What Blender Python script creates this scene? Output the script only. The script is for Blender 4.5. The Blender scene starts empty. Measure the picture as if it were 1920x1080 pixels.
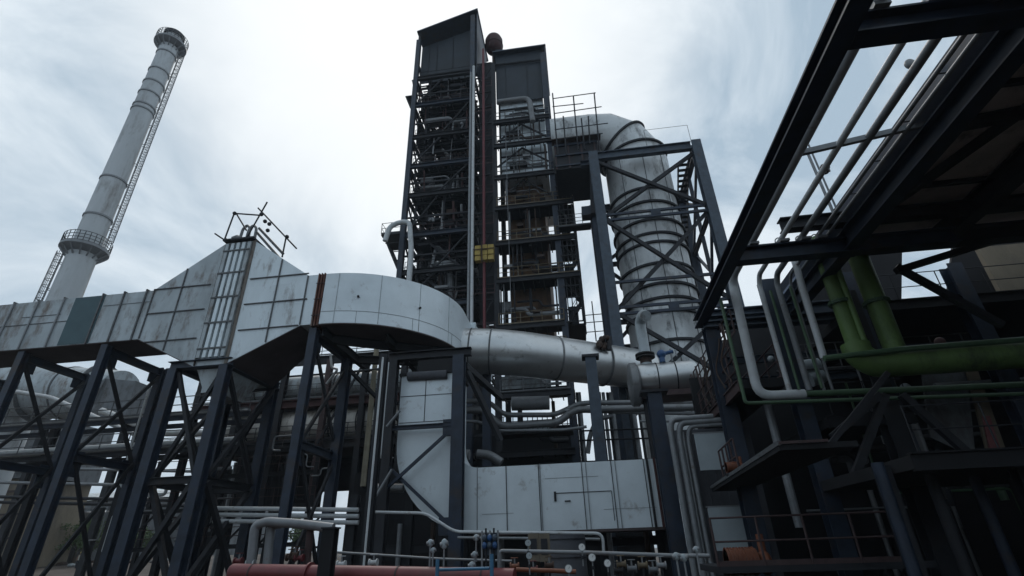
import bpy, bmesh, math, random
from mathutils import Vector, Matrix, Quaternion
random.seed(7)
S = bpy.context.scene
COL = S.collection
rad = math.radians
# ------------------------------------------------------------------ camera
F = 954.; PIT = rad(27.4); YAW = rad(7); ROLL = math.atan(60/1840)
_R0 = Vector((1, 0, 0)); _F = Vector((0, math.cos(PIT), math.sin(PIT))); _U0 = Vector((0, -math.sin(PIT), math.cos(PIT)))
_c, _s = math.cos(ROLL), math.sin(ROLL)
_R = _c*_R0 - _s*_U0; _U = _s*_R0 + _c*_U0
_m = Matrix.Rotation(YAW, 3, 'Z')
CR, CU, CF = _m@_R, _m@_U, _m@_F
CO = Vector((0, 0, 1.6))
cam = bpy.data.cameras.new('camera'); cam.sensor_width = 36; cam.lens = F/1920*36; cam.clip_end = 4000; cam.clip_start = 0.1
co = bpy.data.objects.new('camera', cam); COL.objects.link(co); S.camera = co
M3 = Matrix((CR, CU, -CF)).transposed()
co.matrix_world = Matrix.Translation(CO) @ M3.to_4x4()

def ray(x, y):
    return CF + (x-960)/F*CR + (540-y)/F*CU
def at(x, y, X=None, Y=None, Z=None):
    """site point lying where the measured direction meets a plane of the plant grid"""
    d = ray(x, y)
    t = (Y-CO.y)/d.y if Y is not None else ((X-CO.x)/d.x if X is not None else (Z-CO.z)/d.z)
    return CO + t*d
# ------------------------------------------------------------------ world + sun
SUN_DIR = ray(800, 60).normalized()
W = bpy.data.worlds.new('World'); S.world = W; W.use_nodes = True
nt = W.node_tree; N = nt.nodes; L = nt.links
for n in list(N): N.remove(n)
def nd(tree, typ, **kw):
    n = tree.nodes.new(typ)
    for k, v in kw.items(): setattr(n, k, v)
    return n
wo = nd(nt, 'ShaderNodeOutputWorld'); bg = nd(nt, 'ShaderNodeBackground'); bg.inputs['Strength'].default_value = 0.1
sky = nd(nt, 'ShaderNodeTexSky', sky_type='NISHITA'); sky.sun_disc = False
sky.sun_elevation = math.asin(SUN_DIR.z); sky.sun_rotation = math.atan2(SUN_DIR.x, SUN_DIR.y)
tc = nd(nt, 'ShaderNodeTexCoord')
mp = nd(nt, 'ShaderNodeMapping'); mp.inputs['Location'].default_value = (0.4, 0.9, 0.2); mp.inputs['Scale'].default_value = (1, 1, 1.5); mp.inputs['Rotation'].default_value = (0.3, 0.2, 0.5)
n1 = nd(nt, 'ShaderNodeTexNoise'); n1.inputs['Scale'].default_value = 2.4; n1.inputs['Detail'].default_value = 7; n1.inputs['Roughness'].default_value = 0.6; n1.inputs['Distortion'].default_value = 0.6
cr = nd(nt, 'ShaderNodeValToRGB'); cr.color_ramp.elements[0].position = 0.42; cr.color_ramp.elements[1].position = 0.64
cr.color_ramp.elements[0].color = (3.2, 4.1, 4.95, 1); cr.color_ramp.elements[1].color = (6.2, 6.85, 7.35, 1)
L.new(tc.outputs['Generated'], mp.inputs['Vector']); L.new(mp.outputs[0], n1.inputs['Vector']); 
# bright veil round the hidden sun
dp = nd(nt, 'ShaderNodeVectorMath', operation='DOT_PRODUCT'); dp.inputs[1].default_value = SUN_DIR
nrm = nd(nt, 'ShaderNodeVectorMath', operation='NORMALIZE'); L.new(tc.outputs['Generated'], nrm.inputs[0]); L.new(nrm.outputs[0], dp.inputs[0])
off = nd(nt, 'ShaderNodeMapRange'); off.inputs['From Min'].default_value = 0.5; off.inputs['From Max'].default_value = 1.0; off.inputs['To Min'].default_value = -0.04; off.inputs['To Max'].default_value = 0.07
L.new(dp.outputs['Value'], off.inputs['Value'])
ad = nd(nt, 'ShaderNodeMath', operation='ADD'); L.new(n1.outputs['Fac'], ad.inputs[0]); L.new(off.outputs[0], ad.inputs[1]); L.new(ad.outputs[0], cr.inputs['Fac'])
g1 = nd(nt, 'ShaderNodeMapRange'); g1.inputs['From Min'].default_value = 0.84; g1.inputs['From Max'].default_value = 1.0
g1.interpolation_type = 'SMOOTHERSTEP'
L.new(dp.outputs['Value'], g1.inputs['Value'])
mx = nd(nt, 'ShaderNodeMix', data_type='RGBA'); mx.inputs['B'].default_value = (8.0, 8.25, 8.35, 1)
L.new(cr.outputs['Color'], mx.inputs['A'])
gm = nd(nt, 'ShaderNodeMath', operation='MULTIPLY'); gm.inputs[1].default_value = 0.92; L.new(g1.outputs[0], gm.inputs[0]); L.new(gm.outputs[0], mx.inputs['Factor'])
# mild clear-sky component from the Nishita model behind the thin cloud
mx2 = nd(nt, 'ShaderNodeMix', data_type='RGBA', blend_type='MIX'); mx2.inputs['Factor'].default_value = 0.03
L.new(mx.outputs['Result'], mx2.inputs['A']); L.new(sky.outputs['Color'], mx2.inputs['B'])
L.new(mx2.outputs['Result'], bg.inputs['Color']); L.new(bg.outputs[0], wo.inputs['Surface'])
sl = bpy.data.lights.new('sun', 'SUN'); sl.energy = 1.2; sl.angle = rad(14); sl.color = (1, 0.96, 0.9)
so = bpy.data.objects.new('sun', sl); COL.objects.link(so)
so.rotation_euler = (-SUN_DIR).to_track_quat('-Z', 'Y').to_euler(); so.location = (0, 0, 90)
S.view_settings.view_transform = 'Standard'; S.view_settings.look = 'None'; S.view_settings.gamma = 1; S.view_settings.exposure = 0.4
try:
    S.cycles.max_bounces = 5; S.cycles.diffuse_bounces = 2; S.cycles.glossy_bounces = 2
except Exception: pass

# ------------------------------------------------------------------ materials
MATS = {}
def mat(name, col, rough=0.6, metal=0.0, var=0.3, scale=1.5, col2=None, c2amt=0.0, c2scale=0.8, streak=1.0, bump=0.0, panel=0.0):
    if name in MATS: return MATS[name]
    m = bpy.data.materials.new(name); m.use_nodes = True
    t = m.node_tree; b = t.nodes['Principled BSDF']
    b.inputs['Roughness'].default_value = rough; b.inputs['Metallic'].default_value = metal
    g = nd(t, 'ShaderNodeNewGeometry')
    mpn = nd(t, 'ShaderNodeMapping'); mpn.inputs['Scale'].default_value = (1, 1, 1/streak)
    t.links.new(g.outputs['Position'], mpn.inputs['Vector'])
    n = nd(t, 'ShaderNodeTexNoise'); n.inputs['Scale'].default_value = scale; n.inputs['Detail'].default_value = 6; n.inputs['Roughness'].default_value = 0.62
    t.links.new(mpn.outputs[0], n.inputs['Vector'])
    r = nd(t, 'ShaderNodeMapRange'); r.inputs['From Min'].default_value = 0.3; r.inputs['From Max'].default_value = 0.7
    r.inputs['To Min'].default_value = 1-var; r.inputs['To Max'].default_value = 1+var
    t.links.new(n.outputs['Fac'], r.inputs['Value'])
    vm = nd(t, 'ShaderNodeVectorMath', operation='SCALE'); vm.inputs[0].default_value = col
    t.links.new(r.outputs[0], vm.inputs['Scale'])
    out = vm.outputs[0]
    if panel:
        sn = nd(t, 'ShaderNodeVectorMath', operation='SNAP'); sn.inputs[1].default_value = (1.13, 50, 1.31)
        t.links.new(g.outputs['Position'], sn.inputs[0])
        wn = nd(t, 'ShaderNodeTexWhiteNoise', noise_dimensions='3D'); t.links.new(sn.outputs[0], wn.inputs['Vector'])
        r2 = nd(t, 'ShaderNodeMapRange'); r2.inputs['To Min'].default_value = 1-panel; r2.inputs['To Max'].default_value = 1+panel
        t.links.new(wn.outputs['Value'], r2.inputs['Value'])
        v2 = nd(t, 'ShaderNodeVectorMath', operation='SCALE'); t.links.new(out, v2.inputs[0]); t.links.new(r2.outputs[0], v2.inputs['Scale'])
        out = v2.outputs[0]
    if col2:
        n2 = nd(t, 'ShaderNodeTexNoise'); n2.inputs['Scale'].default_value = c2scale; n2.inputs['Detail'].default_value = 8; n2.inputs['Roughness'].default_value = 0.7
        t.links.new(mpn.outputs[0], n2.inputs['Vector'])
        r3 = nd(t, 'ShaderNodeMapRange'); r3.inputs['From Min'].default_value = 0.66-0.3*c2amt; r3.inputs['From Max'].default_value = 0.80-0.2*c2amt
        t.links.new(n2.outputs['Fac'], r3.inputs['Value'])
        mxx = nd(t, 'ShaderNodeMix', data_type='RGBA'); mxx.inputs['B'].default_value = (*col2, 1)
        t.links.new(r3.outputs[0], mxx.inputs['Factor']); t.links.new(out, mxx.inputs['A'])
        out = mxx.outputs['Result']
    t.links.new(out, b.inputs['Base Color'])
    if bump:
        bp = nd(t, 'ShaderNodeBump'); bp.inputs['Strength'].default_value = bump; bp.inputs['Distance'].default_value = 0.05
        n3 = nd(t, 'ShaderNodeTexNoise'); n3.inputs['Scale'].default_value = 1.3; n3.inputs['Detail'].default_value = 3
        t.links.new(g.outputs['Position'], n3.inputs['Vector'])
        t.links.new(n3.outputs['Fac'], bp.inputs['Height']); t.links.new(bp.outputs[0], b.inputs['Normal'])
    MATS[name] = m; return m
NAVY = mat('navy_steel_paint', (.011, .020, .038), .55, 0, .4, 2, (.035, .022, .016), .42)
NAVYL = mat('weathered_navy_paint', (.045, .062, .085), .6, 0, .3, 2, (.05, .03, .02), .3)
DARK = mat('dark_steel', (.011, .012, .016), .7, 0, .4, 2, (.022, .013, .009), .35)  # near-black steel tone with brown blotches
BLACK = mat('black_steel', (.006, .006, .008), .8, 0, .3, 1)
DNAVY = mat('dark_sheeting', (.010, .017, .026), .6, 0, .3, .5)
CASE = mat('brown_furnace_casing', (.13, .075, .04), .8, 0, .4, 1.2, (.03, .02, .016), .6, streak=2)
DUCT2 = mat('stained_round_cladding', (.54, .56, .565), .5, .3, .16, .5, (.10, .10, .10), .55, 1.0, 2.5, .2, .05)
BROWN = mat('rusty_casing', (.045, .026, .018), .8, 0, .4, 1.2, (.02, .014, .012), .5, streak=2)
LAGW = mat('dusty_white_lagging', (.62, .60, .56), .7, 0, .25, 1.2, (.18, .14, .10), .4, 2, 3)
STRIP = mat('pale_blue_grey_strip', (.22, .26, .34), .6, 0, .2, 1.5)
SOFF = mat('grey_brown_soffit', (.46, .40, .37), .8, 0, .3, .6, (.08, .06, .05), .4)
UNDER = mat('shaded_duct_underside', (.075, .056, .055), .8, 0, .3, .8)  # shade below the ducts, put into a dark colour
RUSTJ = mat('rust_expansion_joint', (.11, .045, .03), .85, 0, .4, 3, (.3, .25, .22), .3, 2, 4)
CLAD = mat('aluminium_cladding', (.60, .66, .69), .5, .25, .10, .7, (.22, .20, .19), .34, 1.6, 3, .25, .05)
CLADW = mat('weathered_cladding', (.37, .41, .43), .55, .2, .22, .8, (.15, .12, .10), .55, 1.4, 2.5, .3, .05)
CLADB = mat('smooth_duct_cladding', (.60, .655, .685), .45, .25, .10, .6, (.26, .24, .22), .22, 1.1, 1, .1)
CLADD = mat('dusty_cladding', (.13, .14, .15), .6, .2, .25, .8, (.05, .04, .035), .55, 1, 2, .2, .05)
SILV = mat('round_duct_cladding', (.55, .56, .56), .38, .85, .10, .8, (.2, .19, .18), .3, 1.5, 1, .2)
SILVD = mat('dull_lagging', (.17, .175, .18), .5, .4, .2, 1.2, (.07, .06, .05), .4, 1.4, 1)
STACK = mat('chimney_paint', (.44, .465, .48), .7, 0, .14, .35, (.22, .21, .2), .45, .5, 4)
TEAL = mat('faded_green_patch', (.055, .10, .115), .7, 0, .15, 1)
GREEN = mat('green_pipe_paint', (.095, .165, .045), .55, 0, .3, 1.5, (.03, .045, .02), .5, 1.2, 2)
GREEND = mat('thin_green_pipe_paint', (.05, .10, .05), .5, 0, .2, 2)
REDP = mat('red_pipe_paint', (.15, .028, .03), .5, 0, .2, 2, (.10, .05, .04), .4)
REDD = mat('dark_red_paint', (.12, .022, .026), .6, 0, .2, 2)
REDB = mat('red_oxide_beam', (.05, .016, .016), .7, 0, .3, 2)
WHITE = mat('pale_pipe_paint', (.48, .50, .51), .45, 0, .12, 2, (.25, .2, .17), .3, 3)
GREY = mat('grey_pipe', (.20, .21, .22), .5, .2, .2, 3, (.12, .08, .06), .3, 3)
RAIL = mat('galvanised_rail', (.10, .105, .11), .6, .2, .3, 5, (.08, .05, .04), .4, 4)
YRAIL = mat('faded_yellow_rail', (.13, .10, .06), .7, 0, .3, 4, (.06, .04, .03), .4, 4)
RUSTS = mat('rust_stained_plate', (.16, .14, .12), .7, .1, .35, 2, (.05, .03, .02), .5, 2, 3)
PRAIL = mat('rusty_rail', (.05, .028, .028), .7, 0, .3, 4)
YEL = mat('yellow_tarpaulin', (.36, .26, .07), .8, 0, .25, 6, (.2, .12, .06), .35, 3)
BLUE = mat('blue_valve_paint', (.02, .07, .18), .45, 0, .2, 5)
LBLUE = mat('light_blue_paint', (.045, .14, .24), .5, 0, .2, 5)
ORNG = mat('orange_machine_paint', (.17, .05, .02), .55, 0, .25, 5, (.08, .04, .03), .4, 5)
BEIGE = mat('beige_wall', (.20, .165, .12), .9, 0, .25, .6, (.10, .085, .07), .5, .5, 2)
GWALL = mat('grey_sheet_wall', (.075, .078, .09), .8, 0, .2, .8, (.05, .045, .045), .4)
LWALL = mat('pale_sheet_panel', (.30, .34, .36), .6, 0, .12, 1)
CONC = mat('concrete', (.17, .16, .15), .9, 0, .25, 1)
GROUND = mat('oily_dirt', (.045, .036, .03), .95, 0, .4, .4, (.12, .11, .10), .4, .2, 1, .5)
LEAF = mat('leaf_green', (.05, .085, .022), .7, 0, .4, 3)
BARK = mat('bark', (.06, .045, .03), .9)
DIAL = mat('gauge_face', (.7, .7, .68), .5, 0, .05)
RUBBER = mat('black_gasket', (.008, .008, .008), .7)
WOOD = mat('bamboo_pole', (.30, .27, .20), .8, 0, .2, 2)
SKIN = mat('skin', (.25, .13, .08), .6)
SHIRT = mat('pale_shirt', (.45, .45, .40), .8)
TROUS = mat('dark_trousers', (.03, .03, .04), .8)
HELM = mat('yellow_helmet', (.5, .42, .15), .4)
BANR = mat('faded_pink_sheet', (.20, .07, .07), .8, 0, .3, 2)

# ------------------------------------------------------------------ builders
WLOC = {}
def thing(name, label, cat, loc=(0, 0, 0), group=None):
    o = bpy.data.objects.new(name, None); COL.objects.link(o); o.location = loc
    o.empty_display_size = 0.3
    o['label'] = label; o['category'] = cat
    if group: o['group'] = group
    WLOC[o.name] = Vector(loc); return o
def tag(o, label, cat, group=None):
    o['label'] = label; o['category'] = cat
    if group: o['group'] = group
    return o
class MB:
    def __init__(s): s.v = []; s.f = []
    def add(s, vs, fs):
        k = len(s.v); s.v += [Vector(p) for p in vs]; s.f += [tuple(i+k for i in f) for f in fs]; return s
    def box(s, a, b):
        x0, x1 = sorted((a[0], b[0])); y0, y1 = sorted((a[1], b[1])); z0, z1 = sorted((a[2], b[2]))
        return s.add([(x0,y0,z0),(x1,y0,z0),(x1,y1,z0),(x0,y1,z0),(x0,y0,z1),(x1,y0,z1),(x1,y1,z1),(x0,y1,z1)],
                     [(0,3,2,1),(4,5,6,7),(0,1,5,4),(1,2,6,5),(2,3,7,6),(3,0,4,7)])
    def frame(s, p, q, up=None):
        d = (q-p).normalized()
        u = Vector(up) if up else (Vector((0, 0, 1)) if abs(d.z) < .95 else Vector((0, 1, 0)))
        r = d.cross(u).normalized(); u = r.cross(d).normalized(); return d, r, u
    def beam(s, p, q, w, h=None, up=None):
        p, q = Vector(p), Vector(q); h = h or w; d, r, u = s.frame(p, q, up)
        vs = [c+r*a*w/2+u*b*h/2 for c in (p, q) for a, b in ((-1,-1),(1,-1),(1,1),(-1,1))]
        return s.add(vs, [(0,1,2,3),(7,6,5,4),(0,4,5,1),(1,5,6,2),(2,6,7,3),(3,7,4,0)])
    def ibeam(s, p, q, w, h, up=None, t=None):
        p, q = Vector(p), Vector(q); d, r, u = s.frame(p, q, up); t = t or max(.03, .09*h)
        prof = [(-w/2,-h/2),(w/2,-h/2),(w/2,-h/2+t),(t/2,-h/2+t),(t/2,h/2-t),(w/2,h/2-t),(w/2,h/2),(-w/2,h/2),(-w/2,h/2-t),(-t/2,h/2-t),(-t/2,-h/2+t),(-w/2,-h/2+t)]
        vs = [c+r*a+u*b for c in (p, q) for a, b in prof]; n = 12
        return s.add(vs, [tuple(range(n)), tuple(range(2*n-1, n-1, -1))]+[(i+n, (i+1)%n+n, (i+1)%n, i) for i in range(n)])
    def cyl(s, p, q, r0, r1=None, seg=16, cap=True):
        p, q = Vector(p), Vector(q); r1 = r0 if r1 is None else r1; d, r, u = s.frame(p, q)
        vs = [c+(r*math.cos(a)+u*math.sin(a))*R for c, R in ((p, r0), (q, r1)) for a in [2*math.pi*i/seg for i in range(seg)]]
        fs = [(i, (i+1)%seg, (i+1)%seg+seg, i+seg) for i in range(seg)]
        if cap: fs += [tuple(range(seg-1, -1, -1)), tuple(range(seg, 2*seg))]
        return s.add(vs, fs)
    def tube(s, path, R, seg=12, fil=0.0, cap=True):
        P = [Vector(p) for p in path]
        if fil:
            Q = [P[0]]
            for i in range(1, len(P)-1):
                a, b, c = P[i-1], P[i], P[i+1]
                f = min(fil, (a-b).length*.45, (c-b).length*.45)
                s0 = b+(a-b).normalized()*f; s1 = b+(c-b).normalized()*f
                for k in range(6):
                    t = k/5; Q.append(s0*(1-t)**2+b*2*t*(1-t)+s1*t*t)
            Q.append(P[-1]); P = Q
        RR = R if callable(R) else (lambda t: R)
        vs = []; n = len(P); prev = None
        for i, p in enumerate(P):
            t = (P[min(i+1, n-1)]-P[max(i-1, 0)]).normalized()
            if prev is None:
                u = Vector((0, 0, 1)) if abs(t.z) < .9 else Vector((0, 1, 0)); r = t.cross(u).normalized(); u = r.cross(t)
            else:
                r = prev - t*prev.dot(t); r.normalize(); u = r.cross(t)
            prev = r; k = RR(i/(n-1))
            if 0 < i < n-1:
                ca = (P[i+1]-p).normalized().dot((p-P[i-1]).normalized()); sc = 1
            vs += [p+(r*math.cos(a)+u*math.sin(a))*k for a in [2*math.pi*j/seg for j in range(seg)]]
        fs = []
        for i in range(n-1):
            fs += [(i*seg+j, i*seg+(j+1)%seg, (i+1)*seg+(j+1)%seg, (i+1)*seg+j) for j in range(seg)]
        if cap: fs += [tuple(range(seg-1, -1, -1)), tuple((n-1)*seg+j for j in range(seg))]
        return s.add(vs, fs)
    def prism(s, pts, off):
        n = len(pts); pts = [Vector(p) for p in pts]; off = Vector(off)
        return s.add(pts+[p+off for p in pts], [tuple(range(n)), tuple(range(2*n-1, n-1, -1))]+[(i+n, (i+1)%n+n, (i+1)%n, i) for i in range(n)])
    def loft(s, rings, close=True, cap=True):
        n = len(rings[0]); vs = [p for r in rings for p in r]; fs = []
        for i in range(len(rings)-1):
            fs += [(i*n+j, i*n+(j+1)%n, (i+1)*n+(j+1)%n, (i+1)*n+j) for j in range(n)]
        if cap: fs += [tuple(range(n-1, -1, -1)), tuple((len(rings)-1)*n+j for j in range(n))]
        return s.add(vs, fs)
    def sphere(s, c, r, seg=12, rings=8, sc=(1, 1, 1)):
        c = Vector(c); vs = []; fs = []
        for i in range(rings+1):
            th = math.pi*i/rings
            for j in range(seg):
                a = 2*math.pi*j/seg
                vs.append(c+Vector((math.sin(th)*math.cos(a)*r*sc[0], math.sin(th)*math.sin(a)*r*sc[1], math.cos(th)*r*sc[2])))
        for i in range(rings):
            fs += [(i*seg+j, (i+1)*seg+j, (i+1)*seg+(j+1)%seg, i*seg+(j+1)%seg) for j in range(seg)]
        return s.add(vs, fs)
    def rail(s, path, h=1.1, r=.025, mids=2, step=1.6, toe=True):
        P = [Vector(p) for p in path]; up = Vector((0, 0, h))
        for k in range(mids): s.tube([p+up*((k+1)/mids) for p in P], r, 6)
        if toe:
            for a, b in zip(P, P[1:]): s.beam(a+Vector((0,0,.06)), b+Vector((0,0,.06)), .012, .12)
        for a, b in zip(P, P[1:]):
            n = max(1, round((b-a).length/step))
            for i in range(n+1): 
                q = a.lerp(b, i/n); s.cyl(q, q+up, r*1.1, seg=6)
        return s
    def obj(s, name, m, parent=None, sharp=35, smooth=True):
        off = WLOC.get(parent.name, Vector((0, 0, 0))) if parent else Vector((0, 0, 0))
        base = None
        if parent is None and s.v:
            xs = [v.x for v in s.v]; ys = [v.y for v in s.v]; zs = [v.z for v in s.v]
            off = base = Vector(((min(xs)+max(xs))/2, (min(ys)+max(ys))/2, min(zs)))
        me = bpy.data.meshes.new(name); me.from_pydata([v-off for v in s.v], [], s.f)
        bm = bmesh.new(); bm.from_mesh(me); bmesh.ops.recalc_face_normals(bm, faces=bm.faces); bm.to_mesh(me); bm.free()
        if smooth:
            for p in me.polygons: p.use_smooth = True
            me.set_sharp_from_angle(angle=rad(sharp))
        me.materials.append(m)
        o = bpy.data.objects.new(name, me); COL.objects.link(o)
        if parent: o.parent = parent; WLOC[o.name] = off
        else: o.location = base; WLOC[o.name] = base
        return o
def V(*a): return Vector(a)
def struct(o): o['kind'] = 'structure'; return o

# ================================================================== GROUND
def gz(x, y):
    t = min(1, max(0, (y-34)/46)); l = min(1, max(0, (-x-16)/20))
    return 2.35*t*t*(3-2*t)*l
mb = MB(); xs = [-1500, -600, -250, -150]+[-100+4*i for i in range(27)]+[20, 40, 100, 300, 1500]; ys = [-300, -60, 0, 20]+[30+4*i for i in range(18)]+[120, 200, 500, 2500]
for y in ys:
    for x in xs: mb.v.append(V(x, y, gz(x, y)+(0.06*math.sin(x*1.7+y) if 20 < y < 110 else 0)))
nx = len(xs)
for j in range(len(ys)-1):
    for i in range(nx-1): mb.f.append((j*nx+i, j*nx+i+1, (j+1)*nx+i+1, (j+1)*nx+i))
o = mb.obj('ground', GROUND); struct(o)

# added block, unseen behind the viewpoint: keeps the low sky off the yard
T = thing('unseen_sky_blocker', 'long dark block added unseen behind the viewpoint to cut off the low sky', 'building', (0, -30, 0))
MB().box((-75, -42, 0), (75, -30, 8)).obj('wall', GWALL, T)
MB().prism([(-76, -43, 8.01), (-76, -29, 8.01), (-76, -36, 11)], (152, 0, 0)).obj('roof', DARK, T)
for k in range(14): MB().box((-70+k*10.5, -30.01, 3), (-65+k*10.5, -29.95, 6)).obj('window', BLACK, T)
# ================================================================== CHIMNEY
def chimney():
    cx, cy = -66.2, 52.0
    T = thing('chimney', 'tall pale grey steel chimney with a caged ladder, rising at far left', 'chimney', (cx, cy, 0))
    def rr(z): return 1.97-.0068*min(z, 84)
    ZT = at(325, 72, Y=52).z
    mb = MB(); seg = 32; rings = []
    zs = [0, 10, 20, 30, 40, 46, 52, 58, 64, 70, 76, ZT]
    for z in zs: rings.append([V(cx+rr(z)*math.cos(2*math.pi*i/seg), cy+rr(z)*math.sin(2*math.pi*i/seg), z) for i in range(seg)])
    mb.loft(rings); mb.obj('shaft', STACK, T)
    for y in (104, 137, 160, 180, 203, 211, 341, 411):
        z = at(325-(y-90)*.449, y, Y=52).z
        m2 = MB(); k = rr(z)
        m2.loft([[V(cx+(k+e)*math.cos(2*math.pi*i/seg), cy+(k+e)*math.sin(2*math.pi*i/seg), z+dz) for i in range(seg)] for e, dz in ((-.05, -.13), (.13, -.13), (.13, .13), (-.05, .13))])
        m2.obj('ring_stiffener', GREY, T)
    # platforms
    for z, w, st in ((at(150, 470, Y=52).z, 1.15, 1), (ZT-1.9, 1.1, 2)):
        k = rr(z); m3 = MB(); n = 28
        m3.loft([[V(cx+q*math.cos(2*math.pi*i/n), cy+q*math.sin(2*math.pi*i/n), z+dz) for i in range(n)] for q, dz in ((k-.05, -.9), (k+w*.55, -.55), (k+w, -.28), (k+w, .1), (k-.05, .1))])
        for i in range(14):
            a = 2*math.pi*i/14; e = V(math.cos(a), math.sin(a), 0); c = V(cx, cy, z)
            m3.beam(c+e*k-V(0,0,1.5), c+e*(k+w*.9)-V(0,0,.3), .16)
        pl = m3.obj('platform', GREY, T)
        m4 = MB(); pts = [V(cx+(k+w-.08)*math.cos(2*math.pi*i/n), cy+(k+w-.08)*math.sin(2*math.pi*i/n), z+.1) for i in range(n)]; pts.append(pts[0])
        m4.rail(pts, 1.5, .045, 3, 1.4); m4.obj('railing', RAIL, pl)
    if True:
        m5 = MB(); k = rr(ZT)
        m5.loft([[V(cx+q*math.cos(2*math.pi*i/seg), cy+q*math.sin(2*math.pi*i/seg), ZT+dz) for i in range(seg)] for q, dz in ((k-.4, 0), (k+.25, 0), (k+.25, .7), (k-.4, .7))])
        m5.obj('rim', DARK, T)
    # caged ladder on the right side down to the lower platform, bare ladder lower left
    zl = at(150, 470, Y=52).z
    def ladder(a, z0, z1, cage, w=.3, out=.32):
        m6 = MB(); e = V(math.cos(a), math.sin(a), 0); tn = V(-math.sin(a), math.cos(a), 0)
        def P(z, o, s): k = rr(z); return V(cx, cy, z)+e*(k+o)+tn*s
        for s_ in (-w, w): m6.tube([P(z0, out, s_), P(z1, out, s_)], .055, 6)
        z = z0
        while z < z1: m6.cyl(P(z, out, -w), P(z, out, w), .03, seg=5); z += .45
        z = z0
        while z < z1: m6.beam(P(z, 0, w), P(z, out, w), .08); m6.beam(P(z, 0, -w), P(z, out, -w), .08); z += 4
        o_ = m6.obj('ladder', RAIL, T)
        if cage:
            m7 = MB()
            angs = [math.pi*i/6 for i in range(7)]
            def Q(z, b): return P(z, out+.72*math.sin(b), -w*1.5*math.cos(b))
            z = z0+2
            while z < z1:
                m7.tube([Q(z, b) for b in angs], .045, 5); z += .95
            for b in angs[1:-1]: m7.tube([Q(z0+2, b), Q(z1, b)], .035, 5)
            m7.obj('safety_cage', RAIL, o_)
    ladder(rad(38), zl, ZT-2, True)
    ladder(rad(222), 2, zl-1, True)
chimney()

# ================================================================== LEFT GAS DUCT
ZB, ZT = 13.0, 16.12; YF, YR = 24.0, 26.5
def panel_lines(mbx, lines, w=.07, d=.05):
    for p, q in lines: mbx.beam(p, q, w, d)
def gas_duct():
    T = thing('gas_duct', 'long rectangular silver gas duct running in from the left edge', 'duct', (-40, 25.2, ZB))
    x1 = -24.55
    MB().box((-90, YF, ZB), (x1, YR, ZT)).obj('casing', CLADW, T)
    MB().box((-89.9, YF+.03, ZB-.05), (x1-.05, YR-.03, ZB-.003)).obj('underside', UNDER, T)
    for x, dark in [(at(px, 620, Y=24).x, 0) for px in (5, 50, 98, 170, 210, 252)]:
        m = MB(); m.box((x-.04, YF-.09, ZB-.06), (x+.04, YF-.002, ZT+.09)); m.box((x-.05, YF-.09, ZT+.002), (x+.05, YR, ZT+.09))
        m.obj('stiffener', GREY if x < -30 else RAIL, T)
    xa, xb = at(122, 610, Y=24).x, at(178, 610, Y=24).x
    pt = MB().box((xa, YF-.012, ZB+.02), (xb, YF-.004, ZT-.01)).obj('repair_panel', TEAL, T); pt['label'] = 'dark faded teal sheet on the silver duct'
    m = MB()
    z2 = at(60, 608, Y=24).z
    m.beam((-40, YF-.02, z2), (xa, YF-.02, z2), .03, .04); m.beam((xb+.1, YF-.02, ZT-.75), (x1, YF-.02, ZT-.75), .02, .02)
    m.beam((-33, YF-.02, z2+.5), (xa-.6, YF-.02, z2+.5), .02, .03)
    m.obj('seam', RAIL, T)
gas_duct()
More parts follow.
